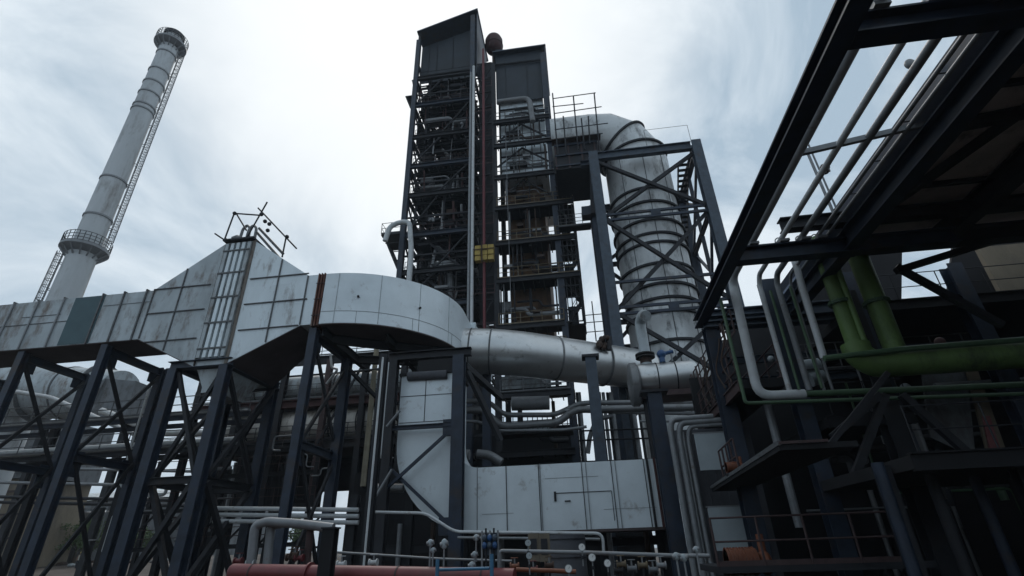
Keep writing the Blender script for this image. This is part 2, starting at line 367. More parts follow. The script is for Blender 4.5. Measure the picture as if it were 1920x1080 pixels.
def plenum():
    """inlet cone, slotted middle and outlet cone"""
    T = thing('duct_plenum', 'large tent-shaped silver plenum in the middle of the left duct', 'duct', (-19.5, 26, 11))
    xl, xm0, xm1, xr = -24.55, -20.55, -18.75, -14.75
    y0 = YF; yr = 28.6
    zt, zb = 19.0, 11.05
    L0 = [V(xl, y0, ZB), V(xl, YR, ZB), V(xl, YR, ZT), V(xl, y0, ZT)]
    M0 = [V(xm0, y0, zb), V(xm0, yr, zb), V(xm0, yr, zt), V(xm0, y0, zt)]
    M1 = [V(xm1, y0, zb), V(xm1, yr, zb), V(xm1, yr, zt), V(xm1, y0, zt)]
    R0 = [V(xr, y0, ZB), V(xr, YR, ZB), V(xr, YR, ZT), V(xr, y0, ZT)]
    MB().loft([L0, M0]).obj('inlet_cone', CLADW, T, 20)
    MB().loft([M1, R0]).obj('outlet_cone', CLAD, T, 20)
    MB().loft([R0, [p+V(.62, 0, 0) for p in R0]]).obj('outlet_collar', CLAD, T, 20)
    MB().loft([[p+V(.004, .03, .004) for p in M0], [p+V(-.004, .03, .004) for p in M1]]).obj('middle_box', CLADW, T, 20)
    # dark undersides, their shade put into the colour
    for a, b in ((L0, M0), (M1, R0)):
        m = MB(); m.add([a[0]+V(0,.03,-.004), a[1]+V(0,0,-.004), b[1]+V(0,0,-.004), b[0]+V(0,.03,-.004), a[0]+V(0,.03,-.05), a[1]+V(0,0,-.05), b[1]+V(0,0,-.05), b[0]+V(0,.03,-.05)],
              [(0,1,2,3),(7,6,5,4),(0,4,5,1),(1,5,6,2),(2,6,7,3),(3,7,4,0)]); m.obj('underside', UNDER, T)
    # horizontal and vertical stiffeners
    def ztop(x): return ZT+(zt-ZT)*((x-xl)/(xm0-xl) if x < xm0 else 1-(x-xm1)/(xr-xm1))
    def zbot(x): return ZB-(ZB-zb)*((x-xl)/(xm0-xl) if x < xm0 else 1-(x-xm1)/(xr-xm1))
    def hl(z, xa, xb):
        MB().box((xa, y0-.08, z-.024), (xb, y0-.002, z+.024)).obj('stiffener', RAIL, T)
    hl(16.15, xl+.05, xm0-.3); hl(14.55, xl+.05, xm0-.3); hl(12.75, xl+.5, xm0-.3)
    hl(16.25, xm1+.35, xr); hl(14.6, xm1+.35, xr+.15); hl(13.0, xm1+.35, xr-.1)
    for x in ((xl+xm0)/2-.15, xl+.07): MB().box((x-.03, y0-.07, zbot(x)+.05), (x+.03, y0-.001, ztop(x)-.05)).obj('stiffener', RAIL, T)
    for x in ((xm1+xr)/2+.15, xr-.02): MB().box((x-.03, y0-.07, zbot(x)+.05), (x+.03, y0-.001, ztop(x)-.05)).obj('stiffener', RAIL, T)
    # slotted middle: four vertical channels with cross bars
    for i in range(5):
        x = xm0+.18+(xm1-xm0-.36)*i/4
        MB().box((x-.10, y0-.15, 11.5), (x+.10, y0-.003, 18.85)).obj('channel', CLADW if i in (0, 4) else CLAD, T)
    MB().box((xm0-.03, y0-.05, zb+.05), (xm0+.03, y0+.02, zt-.02)).obj('edge_plate', BROWN, T)
    MB().box((xm1-.02, y0-.05, zb+.05), (xm1+.16, y0-.002, zt-.02)).obj('edge_plate', RUSTS, T)
    for z in (12.0, 13.55, 15.15, 16.75, 18.3): MB().box((xm0+.05, y0-.20, z-.045), (xm1-.05, y0-.155, z+.045)).obj('cross_bar', RAIL, T)
    MB().box((xm0-.1, y0-.3, zt+.002), (xm1+.1, y0+1.4, zt+.12)).obj('top_plate', DARK, T)
    # small hopper under the middle
    m = MB(); zh = 10.95
    m.loft([[V(xm0+.05, y0+.25, zh), V(xm1-.05, y0+.25, zh), V(xm1-.05, 27.5, zh), V(xm0+.05, 27.5, zh)],
            [V(xm0+.45, y0+.45, 10.0), V(xm1-.45, y0+.45, 10.0), V(xm1-.45, 26.9, 10.0), V(xm0+.45, 26.9, 10.0)],
            [V(xm0+.45, y0+.45, 9.7), V(xm1-.45, y0+.45, 9.7), V(xm1-.45, 26.9, 9.7), V(xm0+.45, 26.9, 9.7)]])
    m.obj('hopper', CLADW, T, 20)
plenum()
# expansion joint
T = thing('expansion_joint', 'rusty brown expansion joint between silver plenum and curved duct', 'joint', (-14.1, 25.2, ZB))
MB().box((-14.12, YF+.08, ZB+.05), (-13.72, YR-.1, ZT-.05)).obj('bellows', RUSTJ, T)
for x in (-14.1, -13.93, -13.76): MB().box((x-.035, YF-.04, ZB-.1), (x+.035, YR+.05, ZT+.06)).obj('flange', RUSTJ, T)
for i in range(3): MB().cyl((-14.15, YF-.09, ZB+.5+i), (-13.65, YF-.09, ZB+.5+i), .025, seg=6).obj('tie_rod', PRAIL, T)

# elbow duct
ECX, ECY, ER = -14.0, 30.6, 6.6; WD = 2.5
def elbow_duct():
    T = thing('curved_duct', 'smooth pale curved duct elbow bending away above the steel frames', 'duct', (-10, 27, ZB))
    rings = []; un = []
    x0 = -13.68; n = 26
    def ring(cx, cy, dx, dy, zb=ZB, zt=ZT):  # outer point, inward direction
        return [V(cx, cy, zb), V(cx+dx*WD, cy+dy*WD, zb), V(cx+dx*WD, cy+dy*WD, zt), V(cx, cy, zt)]
    rings.append(ring(x0, YF, 0, 1))
    A = []
    for i in range(n+1):
        a = math.pi/2*i/n
        A.append((ECX+.32+ER*math.sin(a), ECY-ER*math.cos(a), -math.sin(a), math.cos(a)))
    rings += [ring(*q) for q in A]
    rings.append(ring(A[-1][0], A[-1][1]+2.2, -1, 0))
    MB().loft(rings).obj('elbow_casing', CLADB, T, 30)
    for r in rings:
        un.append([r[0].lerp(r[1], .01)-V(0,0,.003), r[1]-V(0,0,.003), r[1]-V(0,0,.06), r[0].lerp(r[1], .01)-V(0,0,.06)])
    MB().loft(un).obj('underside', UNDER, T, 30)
    # fine lap seams
    m = MB()
    m.tube([V(q[0]-q[2]*.006, q[1]-q[3]*.006, ZB+.72) for q in A], .014, 5)
    m.obj('seam', GREY, T)
    for k in (2, 8, 14, 20): q = A[k]; m = MB(); m.beam(V(q[0]-q[2]*.01, q[1]-q[3]*.01, ZB+.02), V(q[0]-q[2]*.01, q[1]-q[3]*.01, ZT-.01), .035, .02); m.obj('lap_joint', CLADW, T)
    for k in (5, 13, 21): 
        q = A[k]; MB().tube([V(q[0]-q[2]*.006, q[1]-q[3]*.006, ZB), V(q[0]-q[2]*.006, q[1]-q[3]*.006, ZB+.72)], .012, 5).obj('seam', GREY, T)
    m = MB()
    for k, z in ((5, 14.6), (14, 14.5)):
        q = A[k]; e = V(-q[2], -q[3], 0); c = V(q[0], q[1], z); m.cyl(c, c+e*.10, .07, seg=10)
    m.obj('test_port', DARK, T)
    xe, ye = A[-1][0], A[-1][1]
    MB().box((xe-WD-.15, ye+2.2, ZB-.1), (xe+.35, ye+2.5, ZT+.12)).obj('end_flange', CLAD, T)
    MB().loft([[V(xe-WD, ye+2.5, ZB), V(xe+.3, ye+2.5, ZB), V(xe+.3, ye+2.5, ZT), V(xe-WD, ye+2.5, ZT)],
               [V(xe-WD, ye+5.2, ZB-.2), V(xe+1.0, ye+5.2, ZB-.2), V(xe+1.0, ye+5.2, ZT-.6), V(xe-WD, ye+5.2, ZT-.6)]]).obj('transition_box', CLADB, T, 20)
elbow_duct()
def beams_under_elbow():
    T = thing('elbow_support_frame', 'dark steel frame carrying the curved duct, seen from below', 'steel frame', (-10, 29, 0))
    for p, q in (((-13.6, 24.4, 12.7), (-13.6, 31, 12.7)), ((-13.6, 25.6, 12.7), (-7.6, 25.6+3.5, 12.7)), ((-14, 29, 12.7), (-7.6, 31.2, 12.7)), ((-10.5, 26, 12.7), (-10.5, 33, 12.7))):
        MB().ibeam(p, q, .3, .5).obj('beam', DARK, T)
    for x, y in ((-13.9, 28.4), (-10.3, 33.2), (-5.9, 32.5)): MB().ibeam((x, y, 0), (x, y, 12.45), .5, .5).obj('column', NAVY, T)
    MB().beam((-10.3, 33.2, 8), (-13.9, 28.4, 12), .2).obj('brace', DARK, T)
beams_under_elbow()

# ---------------------------------------------------------------- trestles
def trestle(x, yf, yr, zt, label, xr=None, w=.42, mat_=NAVY, low=0):
    xr = x if xr is None else xr
    T = thing('trestle', label, 'steel trestle', (x, (yf+yr)/2, low), 'steel trestles under the left duct')
    MB().ibeam((x, yf, low), (x, yf, zt), w, w, up=(0, 1, 0), t=.07).obj('column', mat_, T)
    MB().ibeam((xr, yr, low), (xr, yr, zt), w*.95, w*.95, up=(0, 1, 0), t=.09).obj('column', mat_, T)
    for z in (zt-.3, zt*.52, ): MB().ibeam((x, yf+w/2, z), (xr, yr-w/2, z), .3, .42).obj('cross_beam', mat_, T)
    zz = [zt-.6, zt*.54, .3]
    for a, b in zip(zz, zz[1:]):
        MB().beam((x, yf+.2, a), (xr, yr-.2, b), .12, .2).obj('brace', DARK, T)
        MB().beam((x+.13, yf+.2, b), (xr+.13, yr-.2, a), .12, .2).obj('brace', DARK, T)
    for (yy, sg_) in ((yf+.3, 1), (yr-.3, -1)):
        for z in (zt-.75, zt*.52, zt*.52-.6):
            m = MB(); m.box((x-.03, yy, z-.35), (x+.03, yy+sg_*.6, z+.35))
            for by in (.12, .34, .5):
                for bz in (-.2, .2): m.cyl((x-.07, yy+sg_*by, z+bz), (x+.07, yy+sg_*by, z+bz), .025, seg=6)
            m.obj('gusset', mat_, T)
    for p in ((x, yf), (xr, yr)):
        MB().box((p[0]-.5, p[1]-.5, low), (p[0]+.5, p[1]+.5, low+.05)).obj('base_plate', DARK, T)
    return T
trestle(-38.2, 24.3, 28.6, 12.9, 'farthest left navy trestle, cut by the left edge of the photo')
trestle(-32.1, 24.3, 28.6, 12.9, 'navy trestle under the plain silver duct, second from the left edge')
trestle(-26.7, 24.3, 28.6, 12.9, 'navy trestle just left of the tent-shaped plenum')
trestle(-14.05, 24.35, 28.9, 12.85, 'navy trestle under the rusty expansion joint')
# longitudinal beams + bracing along the duct row
T = thing('pipe_bridge', 'low grey pipe bridge with rails crossing behind the left trestles', 'pipe bridge', (-34, 30, 0))
def hopper_frame():
    T = thing('plenum_frame', 'heavy four-legged navy frame standing under the tent-shaped plenum', 'steel frame', (-20.3, 26.2, 0))
    xs = (-21.7, -18.7); ys = (24.1, 28.7); zt = 11.0
    for x in xs:
        for y in ys: MB().ibeam((x, y, 0), (x, y, zt), .5, .5, up=(0, 1, 0), t=.07).obj('leg', NAVY, T)
    MB().ibeam((xs[0]-.36, ys[0], zt+.2), (xs[1]+.36, ys[0], zt+.2), .5, .42).obj('top_beam', NAVY, T)
    MB().ibeam((xs[0]-.36, ys[1], zt+.2), (xs[1]+.36, ys[1], zt+.2), .5, .42).obj('top_beam', NAVY, T)
    for x in xs: MB().ibeam((x, ys[0]+.3, zt+.2), (x, ys[1]-.3, zt+.2), .4, .40).obj('top_beam', NAVY, T)
    for y in ys:
        for z in (5.2,): MB().ibeam((xs[0]+.36, y, z), (xs[1]-.36, y, z), .3, .35).obj('cross_beam', DARK, T)
        MB().beam((xs[0]+.3, y, 10.8), (xs[1]-.3, y, 5.4), .18).obj('brace', DARK, T)
        MB().beam((xs[0]+.3, y+.2, 5.4), (xs[1]-.3, y+.2, 10.8), .18).obj('brace', DARK, T)
        MB().beam((xs[0]+.3, y, .3), (xs[1]-.3, y, 5.1), .22).obj('brace', DARK, T)
        MB().beam((xs[0]+.3, y+.25, 5.1), (xs[1]-.3, y+.25, .3), .22).obj('brace', DARK, T)
    for x in xs:
        MB().ibeam((x, ys[0]+.36, 5.2), (x, ys[1]-.36, 5.2), .3, .35).obj('cross_beam', DARK, T)
        MB().beam((x, ys[0]+.3, 10.8), (x, ys[1]-.3, 5.4), .2).obj('brace', DARK, T)
        MB().beam((x+.2, ys[0]+.3, 5.4), (x+.2, ys[1]-.3, 10.8), .2).obj('brace', DARK, T)
        MB().beam((x, ys[0]+.3, .3), (x, ys[1]-.3, 5.1), .24).obj('brace', DARK, T)
        MB().beam((x+.2, ys[0]+.3, 5.1), (x+.2, ys[1]-.3, .3), .24).obj('brace', DARK, T)
hopper_frame()
# pipe bridge parts
for x in (-44, -36, -29.5, -24): MB().ibeam((x, 31.2, 0), (x, 31.2, 10.2), .4, .4).obj('column', DARK, T)
for z in (7.9, 10.0): 
    for y in (30.2, 32.2): MB().ibeam((-55, y, z), (-21, y, z), .2, .3).obj('beam', NAVY if z > 9 else DARK, T)
for i in range(8): MB().beam((-54+i*4.2, 30.2, 7.9), (-54+i*4.2+1.6, 32.2, 7.9), .12).obj('joist', DARK, T)
MB().rail([(-55, 30.1, 10.3), (-21, 30.1, 10.3)], 1.1, .035, 2, 2).obj('railing', RAIL, T)
MB().rail([(-55, 30.1, 8.2), (-21, 30.1, 8.2)], 1.0, .03, 2, 2).obj('railing', RAIL, T)
for i, (r, z, y) in enumerate(((.22, 8.5, 30.8), (.13, 8.4, 31.4), (.1, 10.55, 30.9), (.16, 10.6, 31.6))):
    MB().tube([(-55, y, z), (-40, y, z), (-22, y, z)], r, 10).obj('pipe', (WHITE, GREY)[i % 2], T)
# diagonal silver pipe crossing behind the trestles
p = MB().tube([at(-30, 725, Y=33), at(95, 745, Y=33), at(300, 835, Y=33), at(330, 850, Y=33)], .16, 10, .5).obj('slanting_pipe', WHITE); tag(p, 'thin pale pipe slanting down to the right behind the left trestles', 'pipe')
p = MB().tube([at(190, 770, Y=34), at(300, 812, Y=34), at(420, 812, Y=34)], .24, 10, .5).obj('slanting_pipe', WHITE); tag(p, 'thicker bright pipe slanting down below the round silo top', 'pipe')
# vertical small pipes left of plenum frame
for i in range(4):
    a = at(288+i*7, 700, Y=29.6); b = at(250+i*8, 905, Y=29.6)
    p = MB().tube([a, V(a.x, a.y, b.z), V(a.x+.4, a.y, b.z-.4), V(a.x+.4, a.y, 0)], .06, 8, .2).obj('riser_pipe', (WHITE, GREY)[i % 2])
    tag(p, 'thin riser pipe in the bunch of four just left of the plenum frame', 'pipe', 'riser pipes beside the plenum frame')

# ---------------------------------------------------------------- scaffold on top of the plenum
def scaffold_top():
    T = thing('scaffold', 'open tube scaffold standing on the peak of the silver plenum', 'scaffold', (-19, 24.4, 19.1))
    Y1 = 24.3
    def Q(x, y, Yv=Y1): return at(x, y, Y=Yv)
    for a, b in (((403, 438), (424, 452)), ((420, 452), (440, 398)), ((438, 400), (492, 404)), ((444, 402), (462, 432)), ((462, 447), (501, 379)), ((484, 390), (556, 466)), ((537, 442), (529, 482)), ((425, 450), (478, 448))):
        MB().cyl(Q(*a), Q(*b), .05, seg=7).obj('tube', DARK, T)
    for a, b in (((486, 428), (531, 476)), ((482, 436), (524, 484))):
        MB().cyl(Q(*a, 24.8), Q(*b, 24.8), .09, seg=7).obj('ladder_rail', RAIL, T)
    for x, y in ((440, 400), (490, 402), (538, 444), (505, 420), (502, 432), (497, 415), (423, 450)):
        MB().sphere(Q(x, y), .13, 8, 6).obj('coupler', DARK, T)
    return T
scaffold_top()
def lifting_lugs():
    for x in (458, 470):
        c = at(x, 446, Y=24.9); m = MB(); m.tube([c+V(-.3, 0, -.3), c+V(-.25, 0, .7), c+V(0, 0, 1.0), c+V(.25, 0, .7), c+V(.3, 0, -.3)], .09, 8, .3)
        tag(m.obj('pipe_bend', SILVD), 'grey hairpin pipe bend on the plenum peak, %s one' % ('left' if x < 460 else 'right'), 'pipe')
    p = MB().tube([at(437, 449, Y=25.2), at(445, 446, Y=25.2), at(452, 450, Y=25.2)], .2, 10).obj('lifting_lug', SILVD); tag(p, 'low grey hump-shaped lug at the left end of the plenum peak', 'lug')
lifting_lugs()

# ================================================================== ROUND PIPE + RECEIVER
def round_pipe():
    T = thing('round_duct', 'fat round silver duct running right from the curved elbow duct', 'duct', (-2, 33, 11))
    c0 = at(848, 657, Y=31.5); c1 = at(950, 660, Y=31.8); c2 = at(1215, 694, Y=37)
    r0 = 1.52
    MB().tube([c0, c1, c2], lambda t: r0 if t < .99 else 1.42, 48, 1.6).obj('shell', SILV, T, 50)
    def band(p, q, t, m=RAIL, w=.05):
        d = (q-p).normalized(); c = p.lerp(q, t); MB().cyl(c-d*w, c+d*w, r0+.03, seg=48).obj('band', m, T)
    band(c0, c1, .35); band(c0, c1, .72); band(c1, c2, .32, SILVD); band(c1, c2, .66); band(c1, c2, .9, DARK)
    band(c0, c1, .06, SILVD, .25)
    a = at(846, 690, Y=30.4); b = at(868, 592, Y=30.4); MB().box((a.x-.2, 30.4, a.z), (b.x, 33, b.z)).obj('inlet_collar', CLADB, T)
    return c1, c2
rc1, rc2 = round_pipe()
def receiver():
    T = thing('receiver_drum', 'pale horizontal drum at the right end of the round duct', 'drum', at(1250, 735, Y=27))
    a = at(1197, 712, Y=27); b = V(at(1300, 705, Y=27).x, 27.2, a.z+.0)
    r = .82
    m = MB(); d = V(1, 0, 0); seg = 40; rings = []
    for dx, k in ((0, .2), (.0, .93), (.12, 1), (2.75, 1), (2.95, .93), (3.1, .7), (3.16, .3)):
        rings.append([a+V(dx, r*k*math.cos(2*math.pi*i/seg), r*k*math.sin(2*math.pi*i/seg)) for i in range(seg)])
    m.loft(rings); m.obj('shell', SILV, T, 40)
    m = MB()
    rings = [[a+V(dx, 1.15*k*math.cos(2*math.pi*i/seg), -.25+1.15*k*math.sin(2*math.pi*i/seg)) for i in range(seg)] for dx, k in ((-.5, .9), (-.42, 1), (-.1, 1), (-.02, .9))]
    m.loft(rings); m.obj('end_cap', SILVD, T, 40)
    for dx in (.95, 1.9): MB().cyl(a+V(dx-.03, 0, 0), a+V(dx+.03, 0, 0), r+.02, seg=40).obj('band', DARK, T)
    # stack pipe with bend on top
    p = at(1213, 690, Y=27); q = at(1205, 612, Y=27)
    m = MB(); m.tube([p, V(p.x, 27, q.z+.25), V(p.x+.15, 26.4, q.z+.45), V(p.x+.2, 25.8, q.z+.1)], .30, 16, .4); m.obj('vent_pipe', CLADW, T)
    MB().cyl(V(p.x, 27, p.z+.25), V(p.x, 27, p.z+.62), .31, seg=20).obj('pipe_coat', BROWN, T)
    MB().cyl(V(p.x, 27, p.z+.55), V(p.x, 27, p.z+.63), .52, seg=20).obj('flange', RUBBER, T)
    MB().cyl(V(p.x, 27, p.z+.70), V(p.x, 27, p.z+.78), .52, seg=20).obj('flange', RUBBER, T)
    v = thing('valve_actuator', 'blue round valve actuator on the pale drum', 'valve', at(1242, 668, Y=26.6))
    c = at(1240, 664, Y=26.6)
    MB().sphere(c, .24, 14, 10).obj('motor', BLUE, v)
    MB().cyl(c, c+V(.62, 0, .1), .1, seg=10).obj('spindle', BLUE, v); MB().cyl(c-V(0, 0, .45), c, .15, seg=10).obj('yoke', BLUE, v)
    MB().cyl(c+V(.5, 0, -.45), c+V(.5, 0, .25), .05, seg=8).obj('stem', GREY, v); MB().cyl(c+V(.75, -.1, -.2), c+V(.75, .02, .2), .04, seg=8).obj('lever', GREY, v)
    MB().cyl(c+V(0,0,-.95), c+V(0,0,-.45), .05, seg=8).obj('stem', GREY, v)
    s = thing('drum_stand', 'dark steel table frame holding up the pale drum', 'steel frame', (a.x+1.5, 27, 0))
    for x in (a.x+.3, a.x+2.8):
        MB().ibeam((x, 27, 0), (x, 27, a.z-r-.3), .42, .42).obj('leg', DARK, s)
    MB().box((a.x-.1, 26.2, a.z-r-.3), (a.x+3.3, 27.8, a.z-r-.02)).obj('table', PRAIL, s)
receiver()
# lagging bundle with valve on the round duct
c = at(1130, 642, Y=33.6)
T = thing('lagged_nozzle', 'ragged dark lagged nozzle sitting on top of the round duct', 'nozzle', c)
m = MB(); 
for k in range(14): m.sphere(c+V(random.uniform(-.35, .35), random.uniform(-.3, .3), random.uniform(-.5, .35)), random.uniform(.12, .3), 7, 5)
m.obj('lagging', BROWN, T); MB().cyl(c+V(.35, 0, -.6), c+V(.45, 0, .35), .2, seg=12).obj('nozzle_pipe', DARK, T)

# ================================================================== LOWER DUCT
def lower_duct():
    T = thing('lower_duct', 'big pale blue-grey rectangular duct turning from vertical to horizontal at bottom centre', 'duct', (-2, 25, 2.2))
    y0, y1 = 24.0, 26.4
    xv0, xv1 = -8.72, -5.9; zb, zt = 2.35, 5.06
    xr = 3.52
    # profile in XZ, two lofted pieces: vertical leg + curve, horizontal run
    def ringv(p_out, p_in): return [V(p_out[0], y0, p_out[1]), V(p_in[0], y0, p_in[1]), V(p_in[0], y1, p_in[1]), V(p_out[0], y1, p_out[1])]
    rings = [ringv((xv0, 9.75), (xv1, 9.75)), ringv((xv0, 6.3), (xv1, 6.3))]
    n = 14; oc = (xv0+4.0, 6.3)
    for i in range(1, n+1):
        a = math.pi/2*i/n
        po = (oc[0]-4.0*math.cos(a), oc[1]-(oc[1]-zb)*math.sin(a)); pi_ = (oc[0]-(oc[0]-xv1)*math.cos(a), oc[1]-(oc[1]-zt)*math.sin(a))
        rings.append(ringv(po, pi_))
    MB().loft(rings).obj('elbow_casing', CLADB, T, 25)
    MB().box((oc[0]+.003, y0, zb), (xr, y1, zt)).obj('straight_casing', CLADB, T)
    MB().box((xv0+.2, y1-.6, 9.79), (xv1-.1, y1-.05, at(800, 668, Y=26).z)).obj('neck', BLACK, T)  # neck coloured black to stand for the shade beneath the elbow
    MB().box((xv0-.1, y0-.1, 9.65), (xv1+.1, y1+.1, 9.78)).obj('flange', DARK, T)
    f = y0-.004
    for px in (895, 950, 1012, 1015, 1095, 1103, 1152, 1160, 1215):
        x = at(px, 930, Y=24).x
        MB().box((x-.014, f-.05, zb+.01), (x+.014, f, zt+.03)).obj('seam', GREY if px in (895, 1015, 1103, 1160) else DARK, T)
    for z in (7.3, 8.6): MB().box((xv0+.02, f-.02, z-.012), (xv1-.02, f, z+.012)).obj('seam', DARK, T)
    MB().box((-7.45, f-.02, 7.3), (-7.42, f, 9.6)).obj('seam', DARK, T)
    for xa, xb, z in ((at(1015,0,Y=24).x*0-1.75, .6, 4.45), (-4.6, -3.2, 3.1), (.7, 2.9, 3.1)): MB().box((xa, f-.012, z-.007), (xb, f, z+.007)).obj('seam', GREY, T)
    # access door outline
    a = at(1040, 925, Y=24); b = at(1147, 925, Y=24)
    m = MB(); m.box((a.x, f-.03, a.z-.012), (b.x, f, a.z+.012)); m.box((b.x-.012, f-.03, zb+.3), (b.x+.012, f, a.z-.013)); m.obj('door_seam', DARK, T)
    m = MB(); c = at(1041, 930, Y=23.97); m.box(c-V(.05, .04, .22), c+V(.05, .0, .18)); m.box(c+V(.4,-.04,-.25), c+V(.65, 0,-.2)); m.obj('door_latch', DARK, T)
    # dark side channels at right end
    for px in (1222, 1236, 1250):
        x = at(px, 930, Y=24).x; MB().box((x-.05, f-.09, zb-.02), (x+.05, f-.002, zt+.05)).obj('end_channel', REDB if px == 1236 else DARK, T)
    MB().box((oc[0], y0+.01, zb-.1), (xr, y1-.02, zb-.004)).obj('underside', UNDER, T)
lower_duct()
def lower_frame():
    T = thing('portal_frame', 'navy column and braces in front of the vertical leg of the pale lower duct', 'steel frame', (-5.6, 23.4, 0))
    x = -5.62; y = 23.45
    MB().ibeam((x, y, 0), (x, y, 10.3), .55, .55, up=(0, 1, 0), t=.08).obj('column', NAVY, T)
    xl = -8.95
    MB().ibeam((xl, y, 0), (xl, y, 10.3), .4, .4, up=(0, 1, 0)).obj('column', DARK, T)
    MB().ibeam((xl-.3, y, 10.5), (x+.6, y, 10.5), .35, .4).obj('top_beam', DARK, T)
    MB().ibeam((xl, y, 6.95), (x-.28, y, 6.95), .2, .2).obj('cross_beam', NAVY, T)
    MB().beam((x-.25, y, 6.8), (xl+.1, y+.01, 4.3), .13).obj('brace', NAVY, T)
    MB().beam((xl+.1, y+.15, 5.2), (x-.2, y+.15, 2.6), .13).obj('brace', NAVY, T)
    MB().box((x-.75, y-.1, 2.3), (x-.28, y+.1, 3.0)).obj('gusset', NAVY, T); MB().box((x-.7, y-.1, 6.45), (x-.28, y+.1, 7.2)).obj('gusset', NAVY, T)
    MB().beam((x+.2, y+.3, 9.9), (-4.6, 30, 9.9), .3).obj('beam', DARK, T)
    MB().beam((x, y+.3, 10.3), (x+1.6, y+2.5, 6.6), .24).obj('brace', DARK, T)
    T = thing('duct_column', 'single navy column holding the round duct behind the pale lower duct', 'column', (.8, 27.5, 0))
    c = at(1107, 672, Y=29); MB().ibeam((c.x, 29, 0), (c.x, 29, c.z), .62, .62, up=(0, 1, 0), t=.08).obj('shaft', NAVYL, T)
    MB().box((c.x-.5, 28.6, c.z), (c.x+.5, 29.4, c.z+.15)).obj('saddle', DARK, T)
lower_frame()

